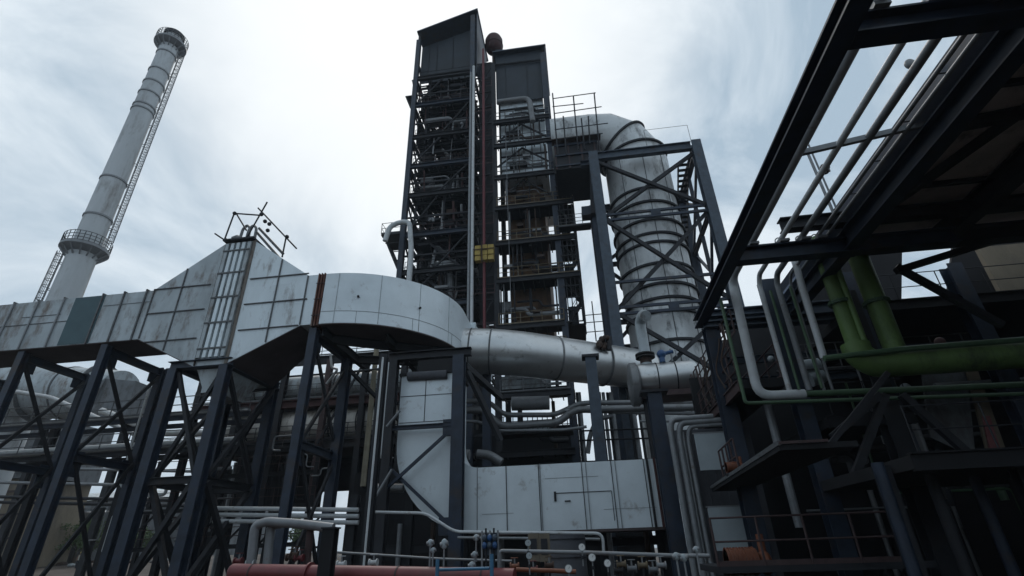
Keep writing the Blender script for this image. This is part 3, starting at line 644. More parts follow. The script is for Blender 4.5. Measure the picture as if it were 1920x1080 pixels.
# ================================================================== BOILER HOUSE
def boiler_house():
    T = thing('boiler_house', 'tall dark open steel boiler tower full of pipes and decks at the centre', 'boiler tower', (-8, 50, 0))
    rnd = random.Random(11)
    Y0, Y1 = 44.0, 60.0
    xA, xB, xC, xD = -17.0, -9.55, -6.9, -.55
    zL, zR = 64.5, 58.0
    zl = [at(880, y, Y=44).z for y in (850, 740, 640, 565, 500, 430, 355, 300, 245, 185, 135)]
    zr = [at(1000, y, Y=44).z for y in (850, 740, 665, 612, 524, 454, 388, 330, 270, 225)]
    # columns
    for x, zt, m, w in ((xA, zL-1, NAVY, .55), (xB, 67, NAVY, .6), (xC, 57, DARK, .5), (xD, 57.5, NAVY, .6)):
        MB().ibeam((x, Y0, 0), (x, Y0, zt), w, w, up=(0, 1, 0), t=.07).obj('column', m, T)
        MB().ibeam((x, 50, 0), (x, 50, zt), w, w, up=(0, 1, 0), t=.07).obj('column', DARK, T)
        MB().ibeam((x, Y1, 0), (x, Y1, zt-2), w, w, up=(0, 1, 0), t=.07).obj('column', DARK, T)
    for x in (-13.4,): 
        for y in (Y0+5, Y1): MB().ibeam((x, y, 0), (x, y, 58), .4, .4).obj('column', DARK, T)
    # ---- top cladding, left
    tl = at(788, 64, Y=44); tr = at(890, 24, Y=44)
    bl = at(790, 140, Y=44); z0 = 56.6
    MB().prism([(tl.x, Y0+1.2, z0), (xB+.5, Y0+1.2, z0), (xB+.5, Y0+1.2, tr.z-1.5), (tl.x, Y0+1.2, tl.z-1.2)], (0, .08, 0)).obj('cladding', DNAVY, T)
    MB().prism([(xB+.5, Y0-.1, z0-1), (xB+.5, 51, z0-1), (xB+.5, 51, tr.z), (xB+.5, Y0-.1, tr.z)], (.08, 0, 0)).obj('cladding', NAVY, T)
    MB().prism([(tl.x-.3, Y0-.5, tl.z-.15), (xB+.7, Y0-.5, tr.z+.0), (xB+.7, Y0-.5, tr.z+.2), (tl.x-.3, Y0-.5, tl.z+.05)], (0, 8.5, 0)).obj('roof', NAVY, T)
    for i in (1, 2, 4):
        MB().beam((tl.x+1.1*i, Y0+1.1, z0), (tl.x+1.1*i, Y0+1.1, tl.z-1.2+.4*i), .06).obj('girt', DARK, T)
    MB().ibeam((tl.x, Y0, 50), (tl.x, Y0, tl.z), .3, .3).obj('post', DARK, T)
    # ---- top cladding, right
    tr2 = at(1021, 88, Y=44); tl2 = at(936, 88, Y=44)
    zb = at(1000, 182, Y=44).z
    MB().prism([(xC+.3, Y0+.3, zb), (xD-.1, Y0+.3, zb), (xD-.1, Y0+.3, tr2.z), (xC+.3, Y0+.3, tl2.z)], (0, .08, 0)).obj('cladding', DNAVY, T)
    MB().box((xD+.31, Y0-.2, zb-1), (xD+.4, 52, tr2.z-.1)).obj('cladding', NAVYL, T)
    MB().box((xC, Y0-.3, tr2.z), (xD+.5, 52, tr2.z+.18)).obj('roof', NAVY, T)
    for i in (1, 4): MB().beam((xC+.6+i*.9, Y0+.2, zb), (xC+.6+i*.9, Y0+.2, tr2.z-.1), .05).obj('girt', DARK, T)
    MB().ibeam((xC, Y0+.1, tr2.z-2), (xD, Y0+.1, tr2.z-2.2), .15, .2).obj('girt', DARK, T)
    # shaft centre (lift shaft between the bays)
    MB().box((xB+.5, Y0+2.2, 22), (xC-.3, Y0+2.3, 60)).obj('shaft_cladding', DARK, T)
    for z in [8+2.6*i for i in range(20)]: MB().beam((xB+.3, Y0+.1, z), (xC-.2, Y0+.1, z), .1, .18).obj('rung_beam', DARK, T)
    for i in range(9):
        z = 20+i*4.1; MB().beam((xB+.3, Y0+.2, z), (xC-.2, Y0+.2, z+4.1), .1).obj('brace', DARK, T)
        m = MB(); m.rail([(xB+.35, Y0-.25, z), (xC-.2, Y0-.25, z)], 1.0, .03, 2, 1.2); m.obj('railing', PRAIL, T)
    # ---- left bay floors
    for i, z in enumerate(zl):
        MB().ibeam((xA, Y0, z), (xB, Y0, z), .35, .55).obj('beam', NAVY if i % 2 else DARK, T)
        MB().ibeam((xA, Y1, z), (xB, Y1, z), .3, .5).obj('beam', DARK, T)
        MB().ibeam((xA, Y0+.3, z), (xA, Y1, z), .3, .45).obj('beam', DARK, T)
        MB().ibeam((xB, Y0+.3, z), (xB, Y1, z), .3, .45).obj('beam', DARK, T)
        m = MB()
        for k in range(5): m.beam((xA+.3, Y0+1.6+k*3.2, z-.05), (xB-.3, Y0+1.6+k*3.2, z-.05), .2, .28)
        for k in range(4): m.beam((xA+1.5+k*1.6, Y0+.2, z+.12), (xA+1.5+k*1.6, Y1-.3, z+.12), .1, .14)
        m.obj('joists', DARK, T)
        # partial grating decks
        a, b = xA+rnd.uniform(1.2, 2.6), xB-.3
        ya = Y0+rnd.uniform(.3, 2); yb = ya+rnd.uniform(3.2, 5.0) if i < 8 else Y1-1
        def grate(ax, ay, bx, by, zz, nm):
            m = MB(); n_ = int((bx-ax)/.62)
            for k in range(n_):
                if rnd.random() < .80: m.box((ax+k*.62, ay+rnd.uniform(0, 1.0), zz), (ax+k*.62+rnd.uniform(.25, .5), by-rnd.uniform(0, 1.6), zz+.05))
            n_ = int((by-ay)/.9)
            for k in range(n_): m.box((ax, ay+k*.9, zz-.1), (bx, ay+k*.9+.14, zz-.005))
            m.obj('grating_deck', BLACK, T)
        if i < 4: MB().box((a, ya, z+.2), (b, yb, z+.26)).obj('deck', BLACK, T)
        else:
            grate(xA+.3, Y0+.4, xB-.3, Y0+7.5, z+.2, 'd')
            a = xA+rnd.uniform(1.4, 3.0); MB().box((a, Y0+rnd.uniform(.6, 1.6), z+.27), (xB-rnd.uniform(.3, .9), Y0+rnd.uniform(3.5, 5.5), z+.31)).obj('deck', BLACK, T)
            if i < len(zl)-1:
                zn = zl[i+1]; k0 = xA+rnd.uniform(1.3, 2.6)
                while k0 < xB-1:
                    k1 = min(k0+rnd.uniform(.9, 2.2), xB-.4)
                    MB().box((k0, Y0+rnd.uniform(4.5, 7), z+rnd.uniform(.1, .5)), (k1-.12, Y0+rnd.uniform(7.5, 8.5), zn-rnd.uniform(.3, 1.5))).obj('furnace_panel', rnd.choice((DARK, BLACK, DNAVY, BROWN, DARK)), T); k0 = k1
        grate(xA+.3, 53, xB-.5, Y1-.3, z+.2, 'd')
        MB().rail([(xA+.4, Y0+.2, z+.28), (xB-.3, Y0+.2, z+.28)], 1.1, .03, 2, 1.4).obj('railing', PRAIL if i % 2 else DARK, T)
        if i < len(zl)-1:
            zn = zl[i+1]
            if i > 3:
                MB().beam((xA+.2, 50, z+.3), (xB-.2, 50, zn-.2), .16).obj('brace', DARK, T)
                MB().beam((xA+.2, 50.2, zn-.3), (xB-.2, 50.2, z+.3), .16).obj('brace', DARK, T)
            MB().beam((xA, 50, z+.3), (xA, Y1, zn-.2), .16).obj('brace', DARK, T)
            MB().beam((xA, Y0+.3, zn-.2), (xA, 50, z+.3), .16).obj('brace', DARK, T)
            # clutter: vessels, pipe runs, valves, cable trays
            for k in range(7):
                x = rnd.uniform(xA+1.0, xB-.8); y = rnd.uniform(Y0+.8, 54); r = rnd.choice((.08, .1, .18, .3, .45))
                MB().cyl((x, y, z), (x, y, zn), r, seg=10).obj('riser_pipe', rnd.choice((DARK, SILVD, DARK, GREY, BROWN)), T)
            for k in range(6):
                z2 = rnd.uniform(z+.8, zn-.5); y = rnd.uniform(Y0+.4, 52); a_ = rnd.uniform(xA, xA+3); b_ = rnd.uniform(xB-3, xB); r = rnd.choice((.08, .14, .25))
                MB().tube([(a_, y, z2), (a_*.4+b_*.6, y, z2), (a_*.4+b_*.6+.4, y+.3, z2-.5), (b_, y+.3, z2-.5)], r, 9, .3).obj('cross_pipe', rnd.choice((SILVD, DARK, GREY, CLADD)), T)
            if i > 1:
                x = rnd.uniform(xA+1.4, xB-2.6); y = rnd.uniform(Y0+1.8, 50); h = rnd.uniform(.8, 1.9)
                m = MB(); m.cyl((x, y, z+.3+h/2), (x+1.8, y, z+.3+h/2), h/2, seg=16); m.sphere((x+1.8, y, z+.3+h/2), h/2, 16, 8, (.5, 1, 1)); m.sphere((x, y, z+.3+h/2), h/2, 16, 8, (.5, 1, 1)); m.obj('vessel', rnd.choice((DARK, BROWN, CLADD)), T)
            # furnace casing, offset inside
            if i < 7: MB().box((xA+2.6, 52.3, z-.2), (xB-.5, 57.5, zn-(0.5 if i % 2 else 1.3))).obj('furnace_casing', DARK, T)
    # small hanging pipes / valves giving a ragged texture
    for q in range(98):
        i = rnd.randrange(3, len(zl)-1); z = rnd.uniform(zl[i]+.3, zl[i+1]-.4); x = rnd.uniform(xA+.5, xB-.6); y = rnd.uniform(Y0+.2, 50)
        m = MB(); d = V(rnd.uniform(-1, 1), rnd.uniform(-.6, .6), rnd.uniform(-.8, .8))
        m.tube([V(x, y, z), V(x, y, z)+d, V(x, y, z)+d+V(rnd.uniform(-.8, .8), 0, rnd.uniform(-.9, .3))], rnd.choice((.05, .09, .14)), 7, .25)
        m.sphere(V(x, y, z)+d*.5, .2, 7, 5); m.obj('valve_pipe', rnd.choice((DARK, DARK, GREY, SILVD, BROWN)), T)
    # secondary framing and small bore pipework on the open face
    for i in range(3, len(zl)-1):
        z, zn = zl[i], zl[i+1]; zm = (z+zn)/2
        MB().beam((xA+.2, Y0+.5, zm), (xB-.2, Y0+.5, zm), .12, .2).obj('mid_beam', DARK, T)
        MB().beam((xA+.2, Y0+2.6, zm+.6), (xB-.2, Y0+2.6, zm+.6), .12, .3).obj('mid_beam', DARK, T)
        a_, b_ = (xA+.3, xA+3.6) if i % 2 else (xB-3.8, xB-.4)
        MB().beam((a_, Y0+.1, z+.3), (b_, Y0+.1, zn-.3), .14).obj('face_brace', DARK, T)
        for k in range(5):
            x = rnd.uniform(xA+.4, xB-.4); z0_ = rnd.uniform(z, zm); MB().cyl((x, Y0+rnd.uniform(.1, 1.2), z0_), (x, Y0+rnd.uniform(.1, 1.2), z0_+rnd.uniform(1.2, zn-z)), rnd.choice((.04, .05, .09, .14)), seg=7).obj('small_riser', rnd.choice((DARK, GREY, DARK, SILVD, REDB)), T)
        for k in range(3):
            x = rnd.uniform(xA+.4, xB-2.5); zq = rnd.uniform(z+.4, zn-.4); l = rnd.uniform(1, 2.4); w_ = rnd.uniform(.25, .6)
            MB().box((x, Y0+rnd.uniform(.3, 1.5), zq), (x+l, Y0+2.2, zq+w_)).obj('tray_box', rnd.choice((DARK, BLACK, SILVD, DARK, BROWN)), T)
        m = MB()
        for k in range(10): m.cyl((xA+.35, Y0+1+k*1.5, z), (xA+.35, Y0+1.1+k*1.5, zn), .05, seg=5)
        m.obj('side_risers', DARK, T)
        MB().box((xA+.15, Y0+rnd.uniform(1, 3), z+rnd.uniform(.2, .8)), (xA+.25, Y0+rnd.uniform(6, 14), zn-rnd.uniform(.6, 1.8))).obj('side_sheet', DARK, T)
    for i in range(3, len(zr)-1):
        for k in range(5):
            x = rnd.uniform(xC+.3, xD-.2); MB().cyl((x, Y0+rnd.uniform(-.2, .2), zr[i]), (x, Y0+rnd.uniform(-.2, .2), zr[i+1]-.3), rnd.choice((.03, .05, .08)), seg=7).obj('small_riser', rnd.choice((DARK, GREY, BROWN, SILVD)), T)
        for k in range(2):
            x = rnd.uniform(xC+.5, xD-2); zq = zr[i]+rnd.uniform(1.4, 3.2); MB().box((x, Y0+.1, zq), (x+rnd.uniform(.6, 2), Y0+.6, zq+.3)).obj('tray_box', rnd.choice((DARK, SILVD, BROWN)), T)
    # stairs in the lower left bay (two flights seen at y 460-600)
    for (a, b) in (((xA+2, Y0+.9, zl[4]), (xB-1, Y0+.9, zl[3])), ((xA+2, Y0+.9, zl[5]), (xB-.6, Y0+.9, zl[4])), ((xA+1, Y0+.9, zl[3]), (xB-2, Y0+.9, zl[2]))):
        m = MB(); p, q = V(*a), V(*b)
        for dy in (0, .9):
            m.beam(p+V(0, dy, 0), q+V(0, dy, 0), .06, .3); m.tube([p+V(0, dy, 1), q+V(0, dy, 1)], .03, 6)
        for k in range(18): c = p.lerp(q, (k+.5)/18); m.box(c-V(.12, 0, .02), c+V(.12, .9, .02))
        m.obj('stair_flight', DARK, T)
    # side platforms on the left outside
    for yy, px, w in ((180, 760, 1.6), (150, 772, .8), (112, 778, .7)):
        p = at(px, yy, Y=44); m = MB(); m.box((p.x, Y0, p.z-.12), (xA, Y0+2, p.z)); m.beam((p.x+.1, Y0+.1, p.z-.1), (xA, Y0+.1, p.z-3.0), .12); m.beam((p.x+.1, Y0+1.9, p.z-.1), (xA, Y0+1.9, p.z-3.0), .12)
        m.beam((p.x+.4, Y0+.1, p.z-1.1), (xA, Y0+.1, p.z-1.1), .1)
        m.obj('side_platform', DARK, T)
    p = at(716, 440, Y=44)
    m = MB(); m.box((p.x, Y0-.2, p.z-.25), (xA-.2, Y0+3, p.z)); m.obj('side_platform', DARK, T)
    m = MB(); m.rail([(xA-.3, Y0-.2, p.z), (p.x, Y0-.2, p.z), (p.x, Y0+3, p.z), (xA-.3, Y0+3, p.z)], 1.3, .035, 2, 1); m.obj('railing', RAIL, T)
    for k in range(4):
        dy = k*.9; MB().beam((p.x+.2, Y0+dy, p.z-.2), (xA-.3, Y0+dy, p.z-4.6), .1).obj('bracket', DARK, T)
        MB().beam((p.x+.5+k*.3, Y0+dy*.9, p.z-1.2-k*.6), (xA-.2, Y0+dy*.9, p.z-1.2-k*.6), .07).obj('bracket', DARK, T)
    # ---- right bay: silver casing on top, brown casing in the middle, decks with yellow railings
    MB().box((xC+.7, 44.75, at(960, 340, Y=45.3).z), (xD-.4, 55, at(960, 196, Y=45.3).z)).obj('silver_casing', CLAD, T)
    for k, y in enumerate((212, 240, 268, 300, 325)):
        z = at(960, y, Y=45.3).z; MB().box((xC+.65, 44.6, z-.08), (xD-.35, 44.74, z+.08)).obj('buckstay', DARK, T)
    for k in range(5):
        x = xC+1.2+k*1.0; MB().box((x, 44.63, 40), (x+.1, 44.74, 49)).obj('buckstay', SILVD, T)
    MB().box((xC+1.0, 46.4, 21), (xD-1.2, 56, at(960, 345, Y=46.4).z)).obj('brown_casing', CASE, T)
    for i, z in enumerate(zr):
        xr = xD+.2 if i > 7 else xD+1.9
        if i < 4: xr = xD
        yd = Y0-.4
        MB().ibeam((xC, yd, z-.05), (xr, yd, z-.05), .25, .5).obj('beam', DARK, T)
        
        MB().box((xC, yd+.02, z+.2), (xr-(1.3 if i > 3 else 0), 46.35 if i < 7 else 44.4, z+.27)).obj('deck', BLACK, T)
        m = MB(); 
        for k in range(7): m.beam((xC+.4+k*1.05, yd, z), (xC+.4+k*1.05, 46.3 if i < 7 else 44.4, z), .1, .2)
        m.obj('joists', DARK, T)
        if i not in (0,): MB().rail([(xC+.2, yd, z+.27), (xr, yd, z+.27)], 1.15, .04, 2, 1.9).obj('railing', YRAIL if 2 <= i < 7 else RAIL, T)
        if i > 6:
            MB().beam((xC+.3, Y0+.2, z-2.6), ((xC+xD)/2, Y0+.2, z-.2), .16).obj('brace', DARK, T)
            MB().beam((xD-.3, Y0+.2, z-2.6), ((xC+xD)/2, Y0+.2, z-.2), .16).obj('brace', DARK, T)
        for k in range(3):
            y = Y0+rnd.uniform(.2, 1.1); a_ = rnd.uniform(xC+.5, xC+2.5); z2 = z+rnd.uniform(1.2, 3.2)
            MB().tube([(a_, y, z2), (a_+2.2, y, z2), (a_+2.5, y, z2-.7), (xD-rnd.uniform(0, 1), y, z2-.7)], rnd.choice((.07, .12, .2)), 8, .3).obj('cross_pipe', rnd.choice((DARK, SILVD, BROWN, DARK)), T)
        x = rnd.uniform(xC+1, xD-1)
        MB().cyl((x, Y0+.9, z), (x, Y0+.9, z+4.5), .16, seg=9).obj('riser_pipe', rnd.choice((DARK, BROWN)), T)
        if 3 < i < 7:
            MB().box((xD-1.6, Y0+1.0, z+.27), (xD-1.0, Y0+1.6, z+1.9)).obj('cabinet', DARK, T)
    # bright interior lamps-free sheet panels low on the tower
    a = at(938, 752, Y=46); b = at(1032, 700, Y=46)
    m = MB(); m.box((a.x, 46, a.z), (b.x, 46.1, b.z)); o_ = m.obj('pale_panel', CLADW, T)
    a = at(935, 590, Y=47); b = at(1015, 560, Y=47); MB().box((a.x, 47, a.z), (b.x, 47.1, b.z)).obj('pale_panel', CLADW, T)
    # outer stair tower at the right (x 1050..1090)
    xs0, xs1 = xD+.35, xD+1.9
    MB().ibeam((xs1, Y0-.4, at(1090, 612, Y=44).z), (xs1, Y0-.4, at(1075, 372, Y=44).z), .14, .14).obj('post', DARK, T)
    MB().ibeam((xs1, Y0+2, at(1090, 612, Y=44).z), (xs1, Y0+2, at(1075, 372, Y=44).z), .2, .2).obj('post', DARK, T)
    for i in range(3, 7):
        za, zb_ = zr[i], zr[i+1] if i < 6 else zr[i]+4
        for k in range(2):
            z1 = za+(zb_-za)*k/2; z2 = za+(zb_-za)*(k+1)/2; m = MB()
            p, q = (V(xs0, Y0+k*.9, z1), V(xs1, Y0+k*.9, z2)); 
            if k: p, q = V(xs1, p.y, z1), V(xs0, p.y, z2)
            for dy in (0, .8): m.beam(p+V(0,dy,0), q+V(0,dy,0), .05, .22); m.tube([p+V(0,dy,1), q+V(0,dy,1)], .03, 5)
            for s_ in range(9): c = p.lerp(q, (s_+.5)/9); m.box(c-V(.13,0,.03), c+V(.13,.8,.03))
            m.obj('stair_flight', DARK, T)
        for k in range(4): z = za+(zb_-za)*k/4; MB().beam((xs0-.2, Y0-.4, z), (xs1, Y0-.4, z), .07, .12).obj('rung_beam', DARK, T)
    for i in range(3, 8):
        z = zr[i]; m = MB()
        for k in range(4): m.cyl((xs0+.1+k*.42, Y0-.3, z), (xs0+.1+k*.42, Y0-.3, zr[i+1]-.3), .05, seg=6)
        m.obj('stair_screen', DARK, T); MB().box((xs0-.2, Y0+.3, z-.1), (xs1+.05, Y0+4.5, z+.05)).obj('landing', BLACK, T)
        MB().rail([(xs1, Y0-.3, z+.05), (xs1, Y0+4.5, z+.05)], 1.2, .03, 2, 1.2).obj('railing', RAIL, T)
        MB().box((xs0+.1, Y0+3.2, z+.4), (xs1-.5, Y0+3.4, z+3.2)).obj('back_sheet', rnd.choice((DARK, BROWN, DNAVY)), T)
    # dark base
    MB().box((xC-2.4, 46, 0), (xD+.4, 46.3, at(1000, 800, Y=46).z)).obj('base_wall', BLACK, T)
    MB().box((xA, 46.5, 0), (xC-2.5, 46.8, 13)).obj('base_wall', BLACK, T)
    for y in (690, 735): z = at(1000, y, Y=44).z; MB().ibeam((xC, Y0, z), (xD, Y0, z), .4, .7).obj('beam', DARK, T)
    # goose neck pipe at top right
    P = [at(932, 192, Y=43.4), at(992, 184, Y=43.4), at(999, 228, Y=43.4)]
    MB().tube(P, .33, 14, .9).obj('gooseneck_pipe', SILVD, T)
boiler_house()
# steam silencer on roof
c = at(926, 76, Y=46); T = thing('roof_silencer', 'round dark red silencer drum on the roof between the two tower tops', 'silencer', c)
m = MB(); m.loft([[c+V(k*math.cos(2*math.pi*i/28), k*math.sin(2*math.pi*i/28), z) for i in range(28)] for z, k in ((-2.4, .5), (-1.9, 1.05), (-1.2, 1.2), (-.2, 1.2), (.35, 1.0), (.7, .6), (.8, .2))]); m.obj('drum', REDB, T, 50); MB().cyl(c+V(0, 0, -1.25), c+V(0, 0, -1.15), 1.25, seg=28).obj('band', BROWN, T)
MB().cyl(c+V(0, 0, -6), c+V(0, 0, -2.4), .28, seg=12).obj('stub_pipe', BROWN, T)
# downcomers
def vpipe(px, y0, y1, Yd, r, m, name, label, group=None):
    a = at(px, y0, Y=Yd); b = at(px, y1, Y=Yd)
    zt = at(px, y0, Y=Yd).z
    x = at(px, y1, Y=Yd).x
    o = MB().tube([(x, Yd, zt), (x, Yd, b.z)], r, 12).obj(name, m); return tag(o, label, 'pipe', group)
vpipe(884, 125, 640, 42.6, .16, WHITE, 'downcomer_pipe', 'right one of the twin pale pipes running down the middle column of the tower')
vpipe(877, 137, 640, 42.6, .13, GREY, 'downcomer_pipe', 'left, greyer one of the twin pipes down the middle column of the tower')
vpipe(909, 92, 770, 42.8, .15, REDD, 'red_riser', 'long dark red riser pipe down the front of the tower')
vpipe(794, 560, 335, 0.1+43.0, .02, DARK, 'cable', 'thin dark cable hanging in the tower') if False else None
vpipe(948, 590, 250, 43.2, .03, GREY, 'thin_riser', 'very thin grey line hanging before the right tower decks')
p = MB().tube([at(722, 452, Y=42.5)+V(0,0,.0), at(731, 425, Y=42.5), at(748, 417, Y=42.5), at(768, 416, Y=42.5), V(at(766, 470, Y=42.5).x+.3, 42.5, at(766, 470, Y=42.5).z), V(at(766, 470, Y=42.5).x+.3, 42.5, at(760, 560, Y=42.5).z)], .27, 14, .9).obj('hooked_pipe', WHITE)
tag(p, 'pale blue-white pipe hooked over at its top, left of the tower above the curved duct', 'pipe')
c = at(909, 476, Y=42.6); T = thing('hoist_cage', 'yellowed tarpaulin-wrapped cage tied to the red riser on the tower', 'cage', c)
m = MB()
for i in range(3):
    for j in range(3): 
        k = .42 if i != 1 else .36; m.box(c+V(-.95+i*.65, -.3-.05*((i+j)%2), -.85+j*.6), c+V(-.95+i*.65+.58, .3, -.85+j*.6+.52))
m.obj('tarpaulin', YEL, T); MB().beam(c+V(-.2, -.5, -1.2), c+V(-.2, -.5, 1.2), .1).obj('strap', BROWN, T); MB().beam(c+V(-1.1, -.42, .35), c+V(1.0, -.42, .35), .06).obj('strap', BROWN, T)
for i, x in enumerate((600, 1)): pass

# ================================================================== DUCT TOWER (right)
def duct_tower():
    T = thing('duct_tower_frame', 'navy braced portal tower around the round silver down-duct', 'steel tower', (8.3, 42, 0))
    xl, xr, yf, yr = 3.5, 12.95, 38.0, 46.5; zt = 35.0
    for x in (xl, xr):
        MB().ibeam((x, yf, 0), (x, yf, zt), .85, .85, up=(0, 1, 0), t=.1).obj('leg', NAVYL, T)
        MB().ibeam((x, yr, 0), (x, yr, zt), .8, .8, up=(0, 1, 0), t=.1).obj('leg', NAVY, T)
    MB().ibeam((xl+.43, yf, zt-.4), (xr-.43, yf, zt-.4), .5, .85, t=.08).obj('top_beam', NAVYL, T)
    MB().ibeam((xl+.43, yr, zt-.4), (xr-.43, yr, zt-.4), .5, .85).obj('top_beam', NAVY, T)
    MB().ibeam((xl-1.2, yf+.6, zt-.6), (xl-1.2+.9, yf+.6, zt-.6), .5, .6).obj('top_beam', NAVY, T)
    for x in (xl, xr): MB().ibeam((x, yf+.43, zt-.4), (x, yr-.4, zt-.4), .5, .8).obj('top_beam', NAVY, T)
    # horizontals by level, front
    zf = [at(1200, y, Y=38).z for y in (412, 530, 585, 655)]
    lv = [at(1220, y, Y=38).z for y in (404, 535, 580, 700)]
    zlev = [zt-.8, at(1220, 400, Y=38).z, at(1220, 524, Y=38).z, at(1220, 578, Y=38).z]
    for i, z in enumerate(zlev[1:]):
        for dz in ((-.28, .28) if i != 1 else (0,)):
            MB().beam((xl+.43, yf, z+dz), (xr-.43, yf, z+dz), .2, .22).obj('cross_beam', NAVY, T)
        MB().ibeam((xl+.43, yr, z), (xr-.43, yr, z), .3, .45).obj('cross_beam', DARK, T)
        for x in (xl, xr): MB().ibeam((x, yf+.43, z), (x, yr-.4, z), .3, .45).obj('cross_beam', DARK, T)
        if i != 1: MB().beam(((xl+xr)/2-.4, yf, z), ((xl+xr)/2+.4, yf, z), .24, .35).obj('gusset', NAVY, T)
    pairs = [(zlev[0], zlev[1]), (zlev[1], zlev[3]), (zlev[3], zlev[3]-7.5)]
    for a, b in pairs:
        for yy, m_ in ((yf, DARK), (yr, DARK)):
            MB().beam((xl+.4, yy, a-.3), (xr-.4, yy, b+.3), .3).obj('brace', m_, T)
            MB().beam((xl+.4, yy+.31, b+.3), (xr-.4, yy+.31, a-.3), .3).obj('brace', m_, T)
        MB().beam((xr, yf+.4, a-.3), (xr, yr-.4, b+.3), .22).obj('brace', NAVY, T)
        MB().beam((xr+.24, yf+.4, b+.3), (xr+.24, yr-.4, a-.3), .22).obj('brace', NAVY, T)
    MB().ibeam((xr, (yf+yr)/2, zlev[1]), (xr, (yf+yr)/2, zt-.8), .3, .3).obj('post', NAVY, T)
    MB().ibeam((xr, (yf+yr)/2, zlev[3]), (xr, (yf+yr)/2, zlev[1]-.3), .3, .3).obj('post', NAVY, T)
    # stair ladder inside right bay
    m = MB(); p, q = V(11.6, 44, zlev[1]), V(12.0, 39.2, zt-1.2)
    for dx in (0, .9): m.beam(p+V(dx-.6, 0, 0), q+V(dx-.6, 0, 0), .08, .3)
    for k in range(16): c = p.lerp(q, (k+.5)/16); m.box(c+V(-.6, -.18, -.03), c+V(.3, .18, .03))
    m.obj('stair_flight', DARK, T)
    MB().rail([(8.6, yf, zt+.02), (xr-.3, yf, zt+.02)], 2.2, .02, 1, 3.8, False).obj('lifeline', RAIL, T)
    # bracket column left
    b = at(1100, 392, Y=40.5)
    MB().ibeam((b.x+.7, 40.5, 0), (b.x+.7, 40.5, b.z-1), .65, .65, up=(0,1,0)).obj('inner_column', NAVY, T)
    m = MB(); m.box((b.x-.5, 40, b.z-1), (b.x+1.1, 41, b.z)); m.obj('bracket', NAVY, T)
    # ---- round duct
    D = thing('round_down_duct', 'tall round silver ringed duct inside the navy tower, bent over at its top', 'duct', (8.1, 42.3, 0))
    cx, cy, r = 8.1, 42.3, 3.15
    ztop = at(1200, 285, Y=cy).z
    z0 = 5.0
    mitre = V(cx, cy, 38.9)
    lp = [V(cx, cy, z0), V(cx, cy, ztop+.6)]
    sg = 48
    def ring(c, dv, rr_): 
        dv = dv.normalized(); u = Vector((0, 1, 0)); w_ = dv.cross(u).normalized()
        return [c+(u*math.cos(2*math.pi*i/sg)+w_*math.sin(2*math.pi*i/sg))*rr_ for i in range(sg)]
    R_ = [ring(V(cx, cy, z0), V(0, 0, 1), r), ring(V(cx, cy, ztop-2), V(0, 0, 1), r)]
    MB().loft(R_).obj('shell', DUCT2, D, 40)
    # mitred elbow to the left
    segs = [(V(cx, cy, ztop-2), V(0, 0, 1)), (V(cx, cy, ztop-1.2), V(-.1, 0, 1)), (V(cx-1.1, cy, ztop+.6), V(-1, 0, 1.25)), (V(cx-2.9, cy, ztop+1.75), V(-1, 0, .45)), (V(cx-4.3, cy, ztop+2.1), V(-1, 0, 0)), (V(-.3, cy, ztop+2.1), V(-1, 0, 0))]
    rings = [ring(c, d, r*.98 if i < 4 else 2.9) for i, (c, d) in enumerate(segs)]
    MB().loft(rings).obj('top_elbow', DUCT2, D, 12)
    for i in (1, 2): c, d = segs[i]; d = d.normalized(); MB().loft([ring(c-d*.1, d, r+.0), ring(c-d*.1, d, r+.14), ring(c+d*.1, d, r+.14), ring(c+d*.1, d, r)]).obj('ring_stiffener', DARK, D)
    for y in (352, 378, 412, 438, 455, 495, 533, 560, 585, 640):
        z = at(1215, y, Y=cy-r).z
        MB().loft([ring(V(cx, cy, z+dz), V(0, 0, 1), q) for q, dz in ((r, -.1), (r+.2, -.1), (r+.2, .1), (r, .1))]).obj('ring_stiffener', DARK, D)
    for k in range(3):
        a = rad(-90+(-38, 3, 40)[k]); 
        MB().box((cx+(r+.01)*math.cos(a)-.03, cy+(r+.01)*math.sin(a)-.03, z0), (cx+(r+.01)*math.cos(a)+.03, cy+(r+.01)*math.sin(a)+.03, ztop-2.2)).obj('seam', RAIL, D)
    m = MB()
    MB().loft([ring(V(-.3, cy, ztop+2.1-2.76), V(-1, 0, 0), .02), ring(V(-.2, cy, ztop+2.1-2.7), V(-1, 0, 0), .02)])
    # dark box under horizontal run
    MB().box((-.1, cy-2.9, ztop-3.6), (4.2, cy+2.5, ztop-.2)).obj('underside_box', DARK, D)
    for k in range(4): MB().beam((.0+k*1.3, cy-2.95, ztop-3.6), (.0+k*1.3, cy-2.95, ztop-.2), .14).obj('box_rib', PRAIL, D)
    for k in range(3): MB().beam((-.1, cy-2.97, ztop-3.2+k*1.3), (4.2, cy-2.97, ztop-3.2+k*1.3), .2).obj('box_rib', NAVY, D)
    MB().box((-.3, cy-3.5, ztop-.18), (4.6, cy-2.6, ztop-.05)).obj('catwalk', BROWN, D)
    m = MB(); m.beam((3.4, cy-2.5, ztop-3.6), (3.0, cy-2.5, ztop-9), .5); m.obj('hanger', DARK, D)
duct_tower()
